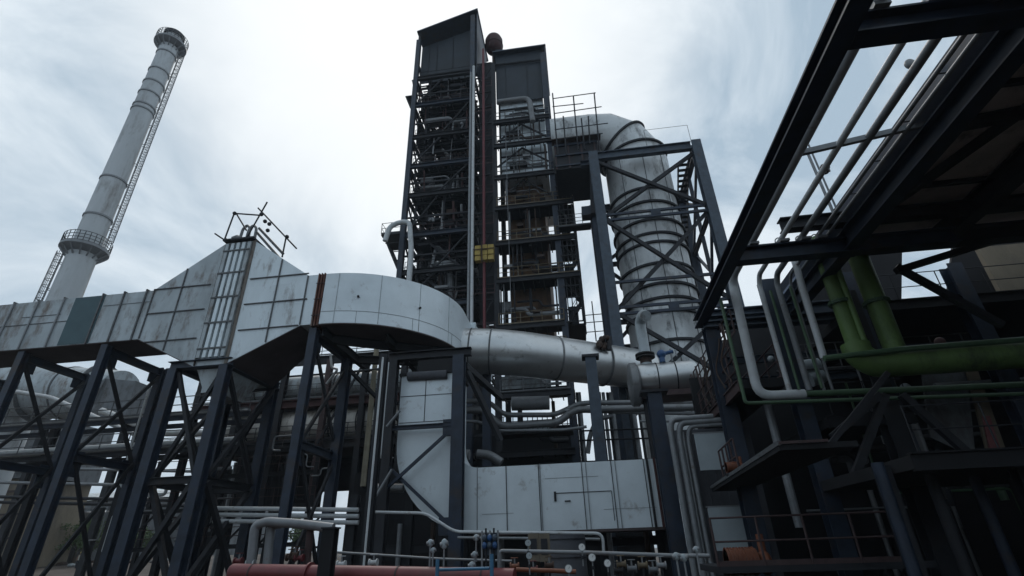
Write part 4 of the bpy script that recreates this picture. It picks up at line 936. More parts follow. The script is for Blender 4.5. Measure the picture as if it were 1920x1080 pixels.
def side_scaffold():
    T = thing('scaffold', 'thin scaffold grid in front of the horizontal duct joining the tower', 'scaffold', at(1080, 300, Y=38.6))
    Yv = 38.6
    for a, b in (((1036, 175), (1046, 290)), ((1075, 180), (1084, 280)), ((1114, 174), (1125, 290)), ((1056, 218), (1062, 290)), ((1090, 222), (1096, 280)), ((1103, 218), (1106, 270))):
        MB().cyl(at(*a, Y=Yv), at(*b, Y=Yv), .07, seg=6).obj('tube', DARK, T)
    for a, b in (((1036, 185), (1117, 174)), ((1036, 200), (1094, 194)), ((1038, 213), (1128, 200)), ((1040, 243), (1140, 231)), ((1042, 262), (1130, 250))):
        MB().cyl(at(*a, Y=Yv), at(*b, Y=Yv), .05, seg=6).obj('tube', DARK, T)
    T = thing('link_walkway', 'small railed walkway in the sky gap between tower and navy portal', 'walkway', at(1090, 345, Y=42))
    for y in (345, 425):
        a, b = at(1048, y+2, Y=43), at(1108, y-2, Y=43); m = MB(); m.box((a.x, 42.6, b.z-.1), (b.x, 43.6, b.z)); m.obj('deck', DARK, T); MB().rail([(a.x, 42.6, b.z), (b.x, 42.6, b.z)], 1.3, .03, 3, .9).obj('railing', RAIL, T)
side_scaffold()
c = at(1118, 640, Y=41); p = MB(); p.tube([V(c.x, 41, c.z), V(c.x, 41, at(1110, 565, Y=41).z)], .05, 6); 
for yy in (590, 604, 622): 
    z = at(1112, yy, Y=41).z; p.tube([V(c.x-.9, 41, z), V(c.x+.9, 41, z)], .04, 6)
tag(p.obj('lightning_mast', DARK), 'thin mast with cross arms in the sky gap right of the tower', 'mast')

# ================================================================== MIDDLE PIPES
def mp(path, r, m, name, label, Yd, fil=.5, group=None):
    o = MB().tube([at(*q, Y=Yd) for q in path], r, 12, fil).obj(name, m); return tag(o, label, 'pipe', group)
mp([(850, 752), (915, 752), (945, 778), (1040, 778), (1085, 757), (1110, 755), (1330, 754)], .17, SILVD, 'process_pipe', 'upper silver pipe of the kinked bundle above the lower duct', 34)
mp([(850, 770), (905, 768), (940, 800), (1045, 793), (1078, 768), (1330, 763)], .24, SILVD, 'process_pipe', 'lower, thicker silver pipe of the kinked bundle above the lower duct', 33.8)
mp([(960, 757), (1030, 755)], .5, GREY, 'lagged_drum', 'short fat dark grey lagged pipe above the kinked pipe bundle', 35.5)
mp([(850, 790), (900, 790), (930, 808), (1060, 806), (1100, 800)], .1, GREY, 'process_pipe', 'thin grey pipe under the kinked pipe bundle', 33.6)
mp([(855, 852), (880, 853)], .3, SILVD, 'stub_pipe', 'short pale stub pipe behind the bend of the lower duct', 30)
mp([(895, 851), (918, 853), (940, 868)], .26, SILVD, 'stub_pipe', 'short bent pale pipe resting just above the lower duct', 30)
mp([(1060, 770), (1330, 776)], .13, GREY, 'process_pipe', 'thin pipe crossing the sky gap, lowest of three', 33.9)
mp([(1200, 790), (1330, 790)], .07, GREY, 'process_pipe', 'very thin pipe right of the sky gap', 33.7)
# sky gap vertical pipes
for i, (px, r) in enumerate(((1094, .09), (1099, .12), (1138, .16), (1147, .12), (1155, .09), (1162, .16), (1196, .1), (1203, .16), (1214, .1))):
    vpipe(px, 735 if i < 6 else 720, 880, 36.5, r, GREY if i % 2 else DARK, 'standpipe', 'dark standpipe in the bright sky gap above the lower duct', 'standpipes in the sky gap')
for i, y in enumerate((800, 818, 858)):
    o = MB().tube([at(1086, y+8, Y=36.2), at(1235, y+3, Y=36.2)], .06, 7).obj('guard_rail_bar', DARK); tag(o, 'thin dark horizontal bar across the bright sky gap', 'bar', 'bars in the sky gap')
o = MB().tube([at(1102, 850, Y=36.4), at(1106, 815, Y=36.4), at(1120, 785, Y=36.4), at(1150, 780, Y=36.4)], .16, 10, .6).obj('bent_pipe', SILVD); tag(o, 'bent grey pipe curving through the sky gap', 'pipe')
# lit mesh walkway below the pipes
T = thing('mesh_walkway', 'small railed walkway under the kinked silver pipes', 'walkway', at(1000, 812, Y=36))
a = at(935, 812, Y=36); b = at(1075, 812, Y=36)
MB().box((a.x, 36, a.z-.15), (b.x, 37.5, a.z)).obj('deck', DARK, T); MB().rail([(a.x, 36, a.z), (b.x, 36, a.z)], 1.1, .03, 3, .35).obj('railing', DARK, T)
MB().box((a.x, 37.6, a.z+.1), (at(1030, 812, Y=37.6).x, 37.7, a.z+.75)).obj('back_panel', LWALL, T)
# columns right of lower duct with vertical pipes
T = thing('steel_column', 'dark navy column right of the pale lower duct', 'column', (at(1240, 740, Y=23).x, 23, 0))
c = at(1262, 1000, Y=23); MB().ibeam((c.x+.1, 23, 0), (c.x+.1, 23, at(1235, 738, Y=23).z), .6, .6, up=(0,1,0)).obj('shaft', NAVY, T); MB().box((c.x-.5, 22.6, at(1235, 738, Y=23).z), (c.x+.7, 23.4, at(1235, 738, Y=23).z+.12)).obj('cap_plate', DARK, T)
for i, (dx, r) in enumerate(((0, .11), (.3, .12), (.62, .09))):
    b = at(1290, 1000, Y=21.5); z = at(1260, 792-i*4, Y=21.5).z+.15*i*0
    x = b.x+dx
    o = MB().tube([V(x+1.7, 21.3, z-.25*i+.1), V(x+.1, 21.4, z-.25*i+.1), V(x, 21.5, z-.4-.25*i), V(x, 21.5, 0)], r, 12, .5).obj('bent_pipe', GREY); tag(o, 'grey pipe bending down beside the navy column, %s of three' % ('left', 'middle', 'right')[i], 'pipe')

# ================================================================== LEFT-CENTRE HALL (big horizontal lagged ducts behind)
def hall():
    T = thing('fan_hall', 'low dark two-level steel platform behind the curved duct, red-brown floor beams', 'platform building', (-19, 38, 0))
    Yh = 36.0; x0, x1 = -30.0, -12.6
    zt1 = at(700, 748, Y=36).z; zt2 = at(700, 828, Y=36).z; zt3 = at(700, 668, Y=36).z
    for z, m_ in ((zt1, REDB), (zt2, DARK), (zt3, DARK)):
        MB().ibeam((x0, Yh, z), (x1, Yh, z), .4, .6).obj('floor_beam', m_, T); MB().ibeam((x0, 43, z), (x1, 43, z), .4, .6).obj('floor_beam', DARK, T)
        MB().box((x0, 40.2 if z == zt3 else Yh+.1, z+.32), (x1, 43, z+.42)).obj('deck', BLACK, T)
        MB().rail([(x0, Yh, z+.4), (x1, Yh, z+.4)], 1.1, .03, 3, 1.5).obj('railing', RAIL if z != zt2 else DARK, T)
    for x in (-29.6, -26, -22.6, -19.0, -16, -12.9):
        MB().ibeam((x, Yh, 0), (x, Yh, zt3), .42, .42).obj('column', DARK if x != -19.0 else PRAIL, T); MB().ibeam((x, 43, 0), (x, 43, zt3), .4, .4).obj('column', DARK, T)
    for a, b in ((-26, -22.6), (-19, -16)): MB().beam((a, Yh-.3, zt2), (b, Yh-.3, zt1+3), .15).obj('brace', DARK, T)
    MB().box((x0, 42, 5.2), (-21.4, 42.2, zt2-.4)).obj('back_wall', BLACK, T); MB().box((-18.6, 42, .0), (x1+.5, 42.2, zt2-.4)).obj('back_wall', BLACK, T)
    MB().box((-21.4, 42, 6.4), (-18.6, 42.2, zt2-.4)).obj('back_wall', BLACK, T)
    for (z, r, lab) in ((zt1+1.6, 1.0, 'upper dusty silver horizontal drum duct on the hall platform'), (zt2+1.75, 1.15, 'lower dusty silver horizontal drum duct on the hall platform')):
        D = thing('drum_duct', lab, 'duct', (-19, 39, z-r))
        MB().cyl((x0+1.5, 37.4, z), (x1-.3, 37.4, z), r, seg=32).obj('shell', LAGW if z < zt1 else CLADW, D)
        for k in range(7): x = x0+2.5+k*2.2; MB().cyl((x-.04, 37.4, z), (x+.04, 37.4, z), r+.05, seg=32).obj('band', DARK, D)
        for x in (-25, -16): MB().box((x-.3, 36.8, z-r-.4), (x+.3, 38.0, z-r*.85)).obj('saddle', DARK, D)
    for k in range(8):
        x = -29+k*2.1; y = 37+random.random()*2
        MB().tube([(x, y, .2), (x, y, zt2-.5)], random.choice((.1, .16, .25)), 9).obj('drop_pipe', random.choice((DARK, GREY)), T)
hall()
p = MB(); a, b = at(706, 655, Y=31), at(680, 912, Y=31); p.tube([a, V(a.x, 31, b.z)], .17, 10); tag(p.obj('bamboo_like_pole', WOOD), 'tall straw-coloured pole standing left of the vertical pale duct', 'pole')
p = MB(); a = at(745, 680, Y=24.6); p.tube([V(a.x-.45, 24.6, a.z), V(a.x-.45, 24.6, at(742, 850, Y=24.6).z), V(a.x, 24.8, at(748, 862, Y=24.6).z)], .2, 12, .4); tag(p.obj('drain_pipe', WHITE), 'pale pipe hugging the left side of the vertical pale duct', 'pipe')
p = MB(); p.tube([at(700, 672, Y=30), at(722, 668, Y=30), at(722, 690, Y=30), at(620, 700, Y=30)], .05, 8, .2); tag(p.obj('conduit', GREY), 'thin grey conduit under the curved duct', 'conduit')
p = MB(); p.tube([at(620, 668, Y=29), at(622, 690, Y=29), at(634, 692, Y=29), at(612, 720, Y=29)], .08, 8, .2); tag(p.obj('hooked_conduit', WHITE), 'short pale hooked conduit under the curved duct beside the rear trestle leg', 'conduit')
p = MB(); p.cyl(at(765, 706, Y=23.9), at(838, 702, Y=23.9), .22, seg=20); tag(p.obj('header_pipe', GWALL), 'dusty horizontal header pipe at the top of the vertical pale duct', 'pipe')
T = thing('pipe_mast', 'slim dark mast with a silver conduit, standing between hall and vertical pale duct', 'mast', (at(670, 1080, Y=20).x, 20, 0))
a = at(712, 760, Y=20); MB().ibeam((a.x, 20, 0), (a.x, 20, a.z+2.2), .3, .3).obj('post', DARK, T); MB().tube([(a.x+.05, 19.75, 0), (a.x+.05, 19.75, a.z+2)], .045, 8).obj('conduit', WHITE, T)
for i, (q, w) in enumerate((((690, 955), (735, 880)), ((725, 800), (750, 770)))):
    p = MB().cyl(at(*q, Y=23.0), at(*w, Y=23.0), .06, seg=8); tag(p.obj('strut', GREY), ('short pale slanting strut left of the bend of the pale lower duct', 'small slanting strut beside the vertical pale duct')[i], 'strut')
p = MB().cyl(at(700, 915, Y=26), at(757, 915, Y=26), .2, seg=14); tag(p.obj('sleeve_pipe', SILVD), 'short dusty horizontal pipe left of the bend of the pale lower duct', 'pipe')
# three horizontal pale pipes at lower left
for i, y in enumerate((953, 965, 977)):
    p = MB().tube([at(400, y, Y=27), at(672, y+3, Y=27)], .11, 10); tag(p.obj('utility_pipe', WHITE), 'pale horizontal utility pipe low between the trestles, %s of three' % ('top', 'middle', 'bottom')[i], 'pipe')
p = MB().tube([at(690, 960, Y=20.5), at(798, 962, Y=20.5), at(852, 997, Y=20.5), at(930, 998, Y=20.5), at(1130, 1000, Y=20.5), at(1132, 1035, Y=20.5)], .055, 10, .3); tag(p.obj('condensate_line', WHITE), 'thin pale line running under the lower duct and turning down at its right', 'pipe')
p = MB().tube([at(858, 1008, Y=20.3), at(1125, 1011, Y=20.3)], .045, 8); tag(p.obj('condensate_line', GREY), 'second thin grey line just under the pale lower duct', 'pipe')

# ================================================================== RIGHT PIPE RACK / TURBINE BUILDING
def rack():
    T = thing('pipe_rack', 'overhead navy steel pipe rack running toward the camera at upper right', 'pipe rack', (6.5, 14, 0))
    MB().ibeam((5.25, 2.5, 9.75), (5.25, 20.3, 9.75), .40, .40, t=.05).obj('edge_beam', NAVY, T)
    
    MB().ibeam((8.85, 2.5, 9.95), (8.85, 20.3, 9.95), .42, .6, t=.05).obj('edge_beam', NAVY, T)
    for y in (6.9, 15.0, 19.9):
        MB().ibeam((5.48, y, 9.85), (12, y, 9.85), .4, .52, t=.05).obj('cross_beam', NAVYL if y > 15 else NAVY, T)
    MB().ibeam((5.3, 19.9, 9.6), (20, 20.6, 9.6), .5, .5, t=.05).obj('cross_beam', NAVYL, T)
    MB().ibeam((5.48, 4.2, 9.85), (12, 4.2, 9.85), .4, .5).obj('cross_beam', NAVY, T)
    MB().ibeam((6.9, 14.6, 10.6), (17, 14.6, 10.6), .35, .42).obj('upper_beam', DARK, T)
    for x, y in ((5.6, 20.1), (9.9, 18.0)): MB().ibeam((x, y, 0), (x, y, 9.55), .55, .55).obj('column', DARK if x > 6 else NAVY, T)
    
    MB().beam((5.7, 10.9, 10.35), (9.0, 10.2, 10.35), .1, .14).obj('tie', GREY, T)
    # saddles (u-bolt shoes) on the cross beams
    for y in (6.9, 15.0):
        for x in (6.05, 6.98, 7.62, 8.1): 
            m = MB(); m.box((x-.14, y-.28, 10.12), (x+.14, y+.1, 10.2)); m.box((x-.03, y-.2, 10.2), (x+.03, y+.05, 10.3)); m.tube([V(x-.14, y+.15, 10.1), V(x-.12, y+.15, 10.42), V(x, y+.15, 10.5), V(x+.12, y+.15, 10.42), V(x+.14, y+.15, 10.1)], .02, 6, .08)
            m.obj('pipe_shoe', GREY, T)
    # pair of slim uprights far off between the pipes
    m = MB(); m.cyl(at(1505, 265, Y=14), at(1563, 400, Y=14), .045, seg=8); m.cyl(at(1512, 262, Y=14), at(1570, 395, Y=14), .03, seg=8); m.obj('conduit', GREY, T)
rack()
c = at(1545, 322, Y=15.5); T = thing('junction_lamp', 'small dark box lamp among the overhead rack pipes', 'lamp', c)
MB().cyl(c, c+V(.1, 0, .22), .16, seg=10).obj('lamp_body', DARK, T); MB().cyl(c+V(-.2, 0, -.02), c+V(.2, 0, .02), .05, seg=8).obj('bracket', GREY, T)
rp = [(6.05, 10.36, .155, WHITE, 6.0, 'widest pale pipe, nearest the navy edge beam'), (6.98, 10.33, .085, WHITE, 6.2, 'second, slimmer pale pipe from the navy edge beam'),
      (7.62, 10.34, .10, GREY, 6.3, 'third, greyer pipe from the navy edge beam'), (8.1, 10.3, .05, GREY, 6.5, 'fourth, thin grey pipe from the navy edge beam'), (8.38, 10.3, .05, GREY, 6.5, 'fifth and thinnest pipe from the navy edge beam')]
for i, (x, z, r, m_, zb, lb) in enumerate(rp):
    yk = 17.6+.05*i
    if i == 0: path = [V(x, 2.2, z), V(x, yk-.3, z), V(x, yk, z-.3), V(x-.1, yk, 5.95), V(7.4, yk, 5.92)]
    else: path = [V(x, 2.2, z), V(x, yk-.25, z), V(x, yk, z-.3), V(x, yk, 6.05)]
    o = MB().tube(path, r, 14, .45 if i == 0 else .2).obj('rack_pipe', m_)
    tag(o, 'overhead rack pipe: '+lb, 'pipe', 'pipes on the overhead rack')
p = MB().cyl(at(1484, 470, Y=16.9), at(1545, 672, Y=16.9), .11, seg=12); tag(p.obj('drop_pipe', WHITE), 'pale slanting drop pipe left of the green risers', 'pipe')
for i, (x, z1) in enumerate(((7.05, 9.6), (7.75, 9.7))):
    p = MB().tube([(x+.1, 17.3, z1), (x+.1, 17.3, 6.0)], .05, 8); tag(p.obj('green_drop_pipe', GREEND), 'thin green drop pipe before the dark platform, %s of two' % ('left', 'right')[i], 'pipe')
p = MB().tube([at(1351, 562, Y=17.3), V(at(1351, 562, Y=17.3).x, 17.3, at(1385, 757, Y=17.3).z), at(1930, 738, Y=17.3)], .06, 10, .12); tag(p.obj('green_drop_pipe', GREEND), 'thin green pipe turning from vertical to a long horizontal run at lower right', 'pipe')
# big green pipes
Yg = 16.8
def green(px0, px1, ytop, r, lb):
    b = at(px1, 672, Y=Yg); t = at(px0, ytop, Y=Yg)
    o = MB().tube([V(b.x, Yg, t.z), V(b.x, Yg, b.z)], r, 22).obj('green_riser', GREEN); return tag(o, lb, 'pipe')
green(1555, 1612, 445, .25, 'left, thicker green riser dropping into the green header')
green(1540, 1592, 445, .12, 'slim green pipe beside the left green riser') if False else None
b = at(1628, 660, Y=Yg-.2); o = MB().tube([V(b.x-.02, Yg-.25, 11), V(b.x-.02, Yg-.25, b.z)], .09, 12).obj('green_riser', GREEN); tag(o, 'slim green pipe in front of the left green riser', 'pipe')
b = at(1700, 672, Y=Yg); zc = at(1760, 672, Y=Yg).z-.05
o = MB().tube([V(at(1612, 672, Y=Yg).x, Yg, zc+.7), V(at(1612, 672, Y=Yg).x, Yg, zc+.35), V(at(1625, 672, Y=Yg).x+.15, Yg, zc), V(b.x, Yg, zc), V(18, Yg, zc)], .42, 28, .6).obj('green_header', GREEN); tag(o, 'fat green header pipe running out at the right edge', 'pipe')
o = MB().tube([V(at(1672, 640, Y=Yg).x, Yg, 11.2), V(at(1672, 640, Y=Yg).x, Yg, zc+.3)], .31, 22).obj('green_riser', GREEN); tag(o, 'right green riser dropping into the green header', 'pipe')
o = MB().tube([at(1545, 672, Y=16.3), at(1700, 654, Y=16.3), at(1930, 636, Y=16.3)], .09, 10, .2).obj('green_line', GREEND); tag(o, 'long thin green line along the top of the fat green header', 'pipe')

o = MB().tube([(7.4, 17.6, 5.92), (18, 17.6, 5.7)], .10, 12).obj('green_run', GREEND); tag(o, 'dark green horizontal pipe continuing right from the pale rack pipe', 'pipe')

for k, (xx, zz, rr_) in enumerate(((at(1672, 640, Y=Yg).x, 8.6, .31), (at(1612, 672, Y=Yg).x, 8.7, .25))):
    F_ = MB(); F_.cyl((xx, Yg, zz-.05), (xx, Yg, zz-.01), rr_+.1, seg=24); F_.cyl((xx, Yg, zz+.01), (xx, Yg, zz+.05), rr_+.1, seg=24)
    for j in range(12): a_ = j*math.pi/6; F_.cyl((xx+(rr_+.06)*math.cos(a_), Yg+(rr_+.06)*math.sin(a_), zz-.09), (xx+(rr_+.06)*math.cos(a_), Yg+(rr_+.06)*math.sin(a_), zz+.09), .018, seg=6)
    tag(F_.obj('bolted_flange', GREEND), 'bolted flange ring around the %s green riser' % ('right' if k == 0 else 'left'), 'flange')
def canopy():
    T = thing('turbine_hall', 'dark overhanging building with grey-brown soffit filling the right side', 'building', (14, 14, 0))
    # soffit slab along the rack, inclined truss and fascia
    ze = 11.0
    MB().box((9.18, 1.0, ze), (26, 16.4, ze+.25)).obj('soffit', SOFF, T)
    for k in range(4): MB().ibeam((9.8, 2.2+k*3.8, ze-.1), (26, 2.2+k*3.8, ze-.1), .1, .16).obj('purlin', DARK, T)
    MB().box((8.9, 1.0, ze-.35), (9.16, 21, ze+.3)).obj('fascia', NAVY, T)
    MB().beam((8.66, 3, ze-.55), (8.66, 20.5, ze-.55), .3, .1).obj('gutter', STRIP, T)
    for y in (3.5, 7.2): MB().ibeam((8.2, y, ze-.35), (26, y, ze-.35), .5, .7).obj('roof_beam', DARK, T)
    MB().ibeam((9.8, 11, ze-.2), (26, 8.6, ze-.2), .2, .3).obj('roof_beam', DARK, T)
    MB().ibeam((12.6, 4, ze-.4), (12.6, 16.2, ze-.4), .45, .6).obj('roof_beam', DARK, T)
    MB().ibeam((9.8, 16.4, ze-.4), (26, 16.4, ze-.4), .45, .6).obj('roof_beam', DARK, T)
    MB().beam((9.8, 15.6, ze-.15), (12.4, 8, ze-.15), .2).obj('roof_brace', DARK, T)
    MB().beam((13, 5, ze-.2), (13.2, 9, 5), .5).obj('roof_brace', DARK, T)
    MB().box((7.4, 5.8, 10.25), (12.5, 7.0, 10.75)).obj('cable_tray', DARK, T)
    MB().box((7.0, 4.6, 10.4), (12.5, 5.5, 11.2)).obj('cable_tray', DARK, T)
    # upper floor slab behind
    for (x0, x1, y0, y1, z) in ((10.2, 26, 18.5, 26, 9.3), (8.0, 10.6, 17.9, 24, 5.2), (7.4, 26, 13.2, 18.5, 3.3)):
        MB().box((x0, y0, z-.3), (x1, y1, z)).obj('floor_slab', BLACK, T)
        MB().ibeam((x0, y0, z-.15), (x1, y0, z-.15), .2, .4).obj('floor_beam', BLACK, T)
        MB().rail([(x0+.2, y0, z), (x1, y0, z)], 1.1, .018, 2, 1.6, False).obj('railing', DARK, T)
    for x in (7.6, 10.4, 14.2, 18):
        for y in (18.6, 25): MB().ibeam((x, y, 0), (x, y, 10.6), .5, .5).obj('column', NAVY if y < 20 else DARK, T)
    for x in (7.2, 10.2, 13.8): MB().ibeam((x, 14.2, 0), (x, 14.2, 3.2), .3, .3).obj('column', DARK, T)
    # back and side walls
    MB().box((9.4, 25.2, 0), (30, 25.4, 8.6)).obj('back_wall', GWALL, T)
    MB().box((22, 2, 0), (22.3, 25, 14)).obj('side_wall', GWALL, T)
    zt_ = at(1500, 606, Y=24.6).z; xa_, xb_ = at(1598, 620, Y=24.6).x, at(1648, 620, Y=24.6).x
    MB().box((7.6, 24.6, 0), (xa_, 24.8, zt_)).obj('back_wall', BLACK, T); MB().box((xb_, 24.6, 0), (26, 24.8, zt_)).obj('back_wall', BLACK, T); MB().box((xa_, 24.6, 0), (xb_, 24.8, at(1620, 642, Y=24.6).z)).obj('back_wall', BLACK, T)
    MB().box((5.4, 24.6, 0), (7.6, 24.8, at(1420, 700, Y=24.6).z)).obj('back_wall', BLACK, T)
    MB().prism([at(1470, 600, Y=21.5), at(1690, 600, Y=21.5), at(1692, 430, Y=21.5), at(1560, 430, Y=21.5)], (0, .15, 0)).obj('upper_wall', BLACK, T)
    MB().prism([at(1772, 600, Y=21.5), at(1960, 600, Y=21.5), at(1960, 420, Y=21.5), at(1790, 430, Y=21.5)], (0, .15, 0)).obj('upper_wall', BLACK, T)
    a = at(1900, 590, Y=20); MB().box((a.x, 20, a.z), (a.x+5, 20.2, a.z+3)).obj('beige_wall', BEIGE, T)
    # lit grey sheet + faded striped sheets seen through the braces
    a = at(1745, 820, Y=19.5); b = at(1812, 690, Y=19.5); MB().prism([a, at(1830, 860, Y=19.5), b, at(1730, 700, Y=19.5)], (0, .1, 0)).obj('sheet_wall', CLADD, T)
    MB().prism([at(1812, 690, Y=19.3), at(1832, 690, Y=19.3), at(1895, 868, Y=19.3), at(1858, 872, Y=19.3)], (0, .1, 0)).obj('sheet_strip', BEIGE, T)
    MB().prism([at(1842, 780, Y=19.2), at(1856, 780, Y=19.2), at(1884, 866, Y=19.2), at(1862, 868, Y=19.2)], (0, .05, 0)).obj('sheet_strip', BANR, T)
    for p, q in (((1660, 740), (1600, 900)), ((1690, 740), (1860, 890)), ((1650, 740), (1560, 820)), ((1680, 508), (1900, 440)), ((1680, 500), (1880, 610))):
        MB().beam(at(*p, Y=16.6), at(*q, Y=16.6), .2).obj('brace', DARK, T)
canopy()
T = thing('site_lamp', 'small round grey lamp beside the rack near the top right pipes', 'lamp', at(1706, 120, Y=9.8)); c = at(1706, 120, Y=9.8)
m = MB(); m.sphere(c, .12, 14, 10, (1, .8, 1.2)); m.obj('lamp_shade', SILVD, T); MB().cyl(c, c+V(.3, 0, 0), .025, seg=8).obj('arm', GREY, T)
T = thing('slim_ladder', 'two slim rails with cross bars beside the rack pipes', 'ladder', at(1690, 300, Y=12))
for dx in (0, .28): MB().tube([V(8.2+dx, 4, 10.45), V(8.2+dx, 15, 10.45)], .028, 6).obj('rail', DARK, T)
for k in range(8): MB().cyl((8.2, 4.6+k*1.4, 10.45), (8.48, 4.6+k*1.4, 10.45), .018, seg=6).obj('rung', DARK, T)

def hall_clutter():
    T = thing('hall_pipework', 'dim tangle of pipes, trays and lamps in the dark right-hand hall', 'pipework', (11, 19, 0))
    rnd = random.Random(21)
    for k in range(26):
        x = rnd.uniform(6.6, 14); y = rnd.uniform(19.0, 23.5); z = rnd.uniform(1.2, 8.6); l = rnd.uniform(1.5, 4.5)
        q = [V(x, y, z), V(x+l, y, z), V(x+l, y, z-rnd.uniform(.6, 2))] if k % 2 else [V(x, y, z), V(x, y, max(.2, z-l))]
        MB().tube(q, rnd.choice((.04, .06, .1, .14)), 10, .2).obj('pipe', rnd.choice((GREY, SILVD, DARK, GREEND, RAIL)), T)
    for k in range(10):
        x = rnd.uniform(7, 14); y = rnd.uniform(14, 21); z = rnd.uniform(1.5, 8); MB().sphere((x, y, z), rnd.uniform(.08, .2), 10, 7).obj('valve_body', rnd.choice((LWALL, GREY, CLADW, REDB)), T)
    for k in range(5):
        x = 6.8+k*1.6; MB().cyl((x, 13.5+k, 0), (x, 13.5+k, 3.2), .13, seg=12).obj('pipe_leg', (NAVY, DARK)[k % 2], T)
    for z in (7.4, 8.3): MB().ibeam((6.2, 21, z), (16, 21, z), .2, .3).obj('beam', NAVYL, T)
    MB().rail([(8, 20.5, 7.5), (16, 20.5, 7.5)], 1.1, .03, 2, 1.2).obj('railing', RAIL, T)
    MB().beam((6.6, 16, 3.7), (9.2, 16, 6.0), .14).obj('brace', DARK, T)
hall_clutter()
def catwalks():
    T = thing('railed_catwalk', 'rust-railed catwalk slanting toward the camera right of the pale drum', 'catwalk', (6.2, 21.5, 6.3))
    x = 5.62; z = 6.62; ya, yb = 17.95, 25.4
    MB().box((x, ya, z-.3), (x+1.4, yb, z)).obj('deck', BLACK, T)
    MB().ibeam((x-.1, ya, z-.2), (x-.1, yb, z-.2), .15, .4).obj('edge_beam', PRAIL, T)
    MB().rail([(x, ya, z), (x, yb, z)], 1.3, .035, 3, 1.1).obj('railing', PRAIL, T)
    MB().rail([(x+1.35, ya, z), (x+1.35, yb, z)], 1.2, .03, 2, 1.1).obj('railing', PRAIL, T)
    MB().rail([(x+.2, ya, z+1.75), (x+.2, yb, z+1.75)], .9, .03, 2, 1.3).obj('railing', PRAIL, T)
    for k in range(6): MB().beam((x+.1, ya+.4+k*1.3, z), (x+.1, ya+1.2+k*1.3, z+2.6), .07).obj('stanchion', PRAIL, T)
    m = MB()
    for k in range(5): m.tube([V(x-.15, ya+.5+k*.9, z+.1), V(x-.3, ya+.9+k*.9, z+.9), V(x+.05, ya+.7+k*.9, z+1.9), V(x+.2, ya+1.2+k*.9, z+2.5)], .03, 7, .4)
    m.obj('hose', BROWN, T)
    T = thing('lower_platform', 'dark angled platform with kerb edge below the railed catwalk', 'platform', (6, 15, 3))
    z = 3.4
    MB().prism([(4.28, 12.2, z), (5.9, 12.2, z), (5.9, 21.5, z), (4.75, 21.5, z)], (0, 0, .12)).obj('deck', BLACK, T)
    MB().beam((4.28, 12.15, z+.15), (4.72, 21.5, z+.15), .05, .1).obj('kerb', RAIL, T); MB().beam((4.28, 12.15, z+.15), (5.3, 12.15, z+.15), .04, .06).obj('kerb', PRAIL, T)
    m = MB(); m.rail([(4.8, 17.5, z+.12), (4.9, 20, z+.12)], 1.1, .03, 2, .7); m.obj('railing', PRAIL, T)
    T = thing('ground_platform', 'low railed platform at bottom right with an orange machine behind', 'platform', (5, 14, .8))
    a = at(1345, 1050, Y=15)
    MB().box((a.x, 15, a.z-.3), (a.x+5, 18, a.z-.15)).obj('deck', DARK, T); MB().rail([(a.x, 15, a.z-.15), (a.x+4.5, 15, a.z-.15)], 1.1, .028, 2, 1.2).obj('railing', PRAIL, T)
    for x in (a.x+.2, a.x+4.6): MB().cyl((x, 15.2, 0), (x, 15.2, a.z-.3), .08, seg=8).obj('leg', DARK, T)
    # pumps
    for (px, py, Yd, s, lb) in ((1366, 885, 15.5, .24, 'small orange pump on the dark angled platform'), (1398, 1052, 16.5, .5, 'larger orange machine at ground level, bottom right')):
        c = at(px, py, Y=Yd) if Yd > 16 else at(1376, 876, Z=3.8); P = thing('pump', lb, 'pump', c-V(0, 0, s))
        m = MB(); m.cyl(c+V(-s, 0, 0), c+V(s*.6, 0, 0), s*.62, seg=20)
        for k in range(10): m.cyl(c+V(-s+k*s*.16, 0, 0), c+V(-s+k*s*.16+.02, 0, 0), s*.7, seg=20)
        m.obj('motor', ORNG, P); MB().sphere(c+V(s*1.0, 0, -.05), s*.62, 14, 10, (.6, 1, 1)).obj('volute', ORNG, P)
        MB().box(c+V(-s*1.1, -s*.6, -s), c+V(s*1.5, s*.6, -s*.75)).obj('base_frame', DARK, P); MB().cyl(c+V(s, 0, 0), c+V(s, 0, s*1.3), s*.2, seg=10).obj('outlet', ORNG, P)
    # pale panels
    for i, (q, lb) in enumerate((((1308, 1345, 812, 882), 'upper pale upright sheet panel left of the angled platform'), ((1336, 1380, 950, 1033), 'lower pale upright sheet panel beside the low platform'))):
        a = at(q[0]+6, q[3], Y=20.5); b = at(q[1]-6, q[2], Y=20.5)
        P = thing('sheet_panel', lb, 'panel', a); MB().box((a.x, 20.5, a.z), (b.x+.35, 20.56, b.z)).obj('sheet', LWALL, P); MB().box((a.x-.04, 20.49, b.z), (b.x+.4, 20.6, b.z+.05)).obj('top_trim', GREY, P)
    # grey wall behind
    P = thing('sheet_wall', 'dull grey sheet-clad wall behind the right-hand platforms', 'wall', (4.5, 22.6, 0))
    a = at(1268, 1000, Y=22.6); MB().box((a.x+.45, 22.6, 0), (a.x+3.6, 22.7, at(1300, 805, Y=22.6).z)).obj('sheet', GWALL, P)
    MB().cyl((a.x+.9, 22.45, 0), (a.x+.9, 22.45, at(1300, 810, Y=22.6).z), .05, seg=8).obj('downpipe', GREY, P)
    for k in range(9): MB().box((a.x+.5+k*.35, 22.57, 0), (a.x+.54+k*.35, 22.6, at(1300, 810, Y=22.6).z)).obj('rib', GWALL, P)
catwalks()
o = MB().cyl(at(1505, 690, Y=20), at(1535, 686, Y=20), .3, seg=16).obj('pale_vessel', LWALL); tag(o, 'small pale vessel glimpsed between the thin green pipes', 'vessel')
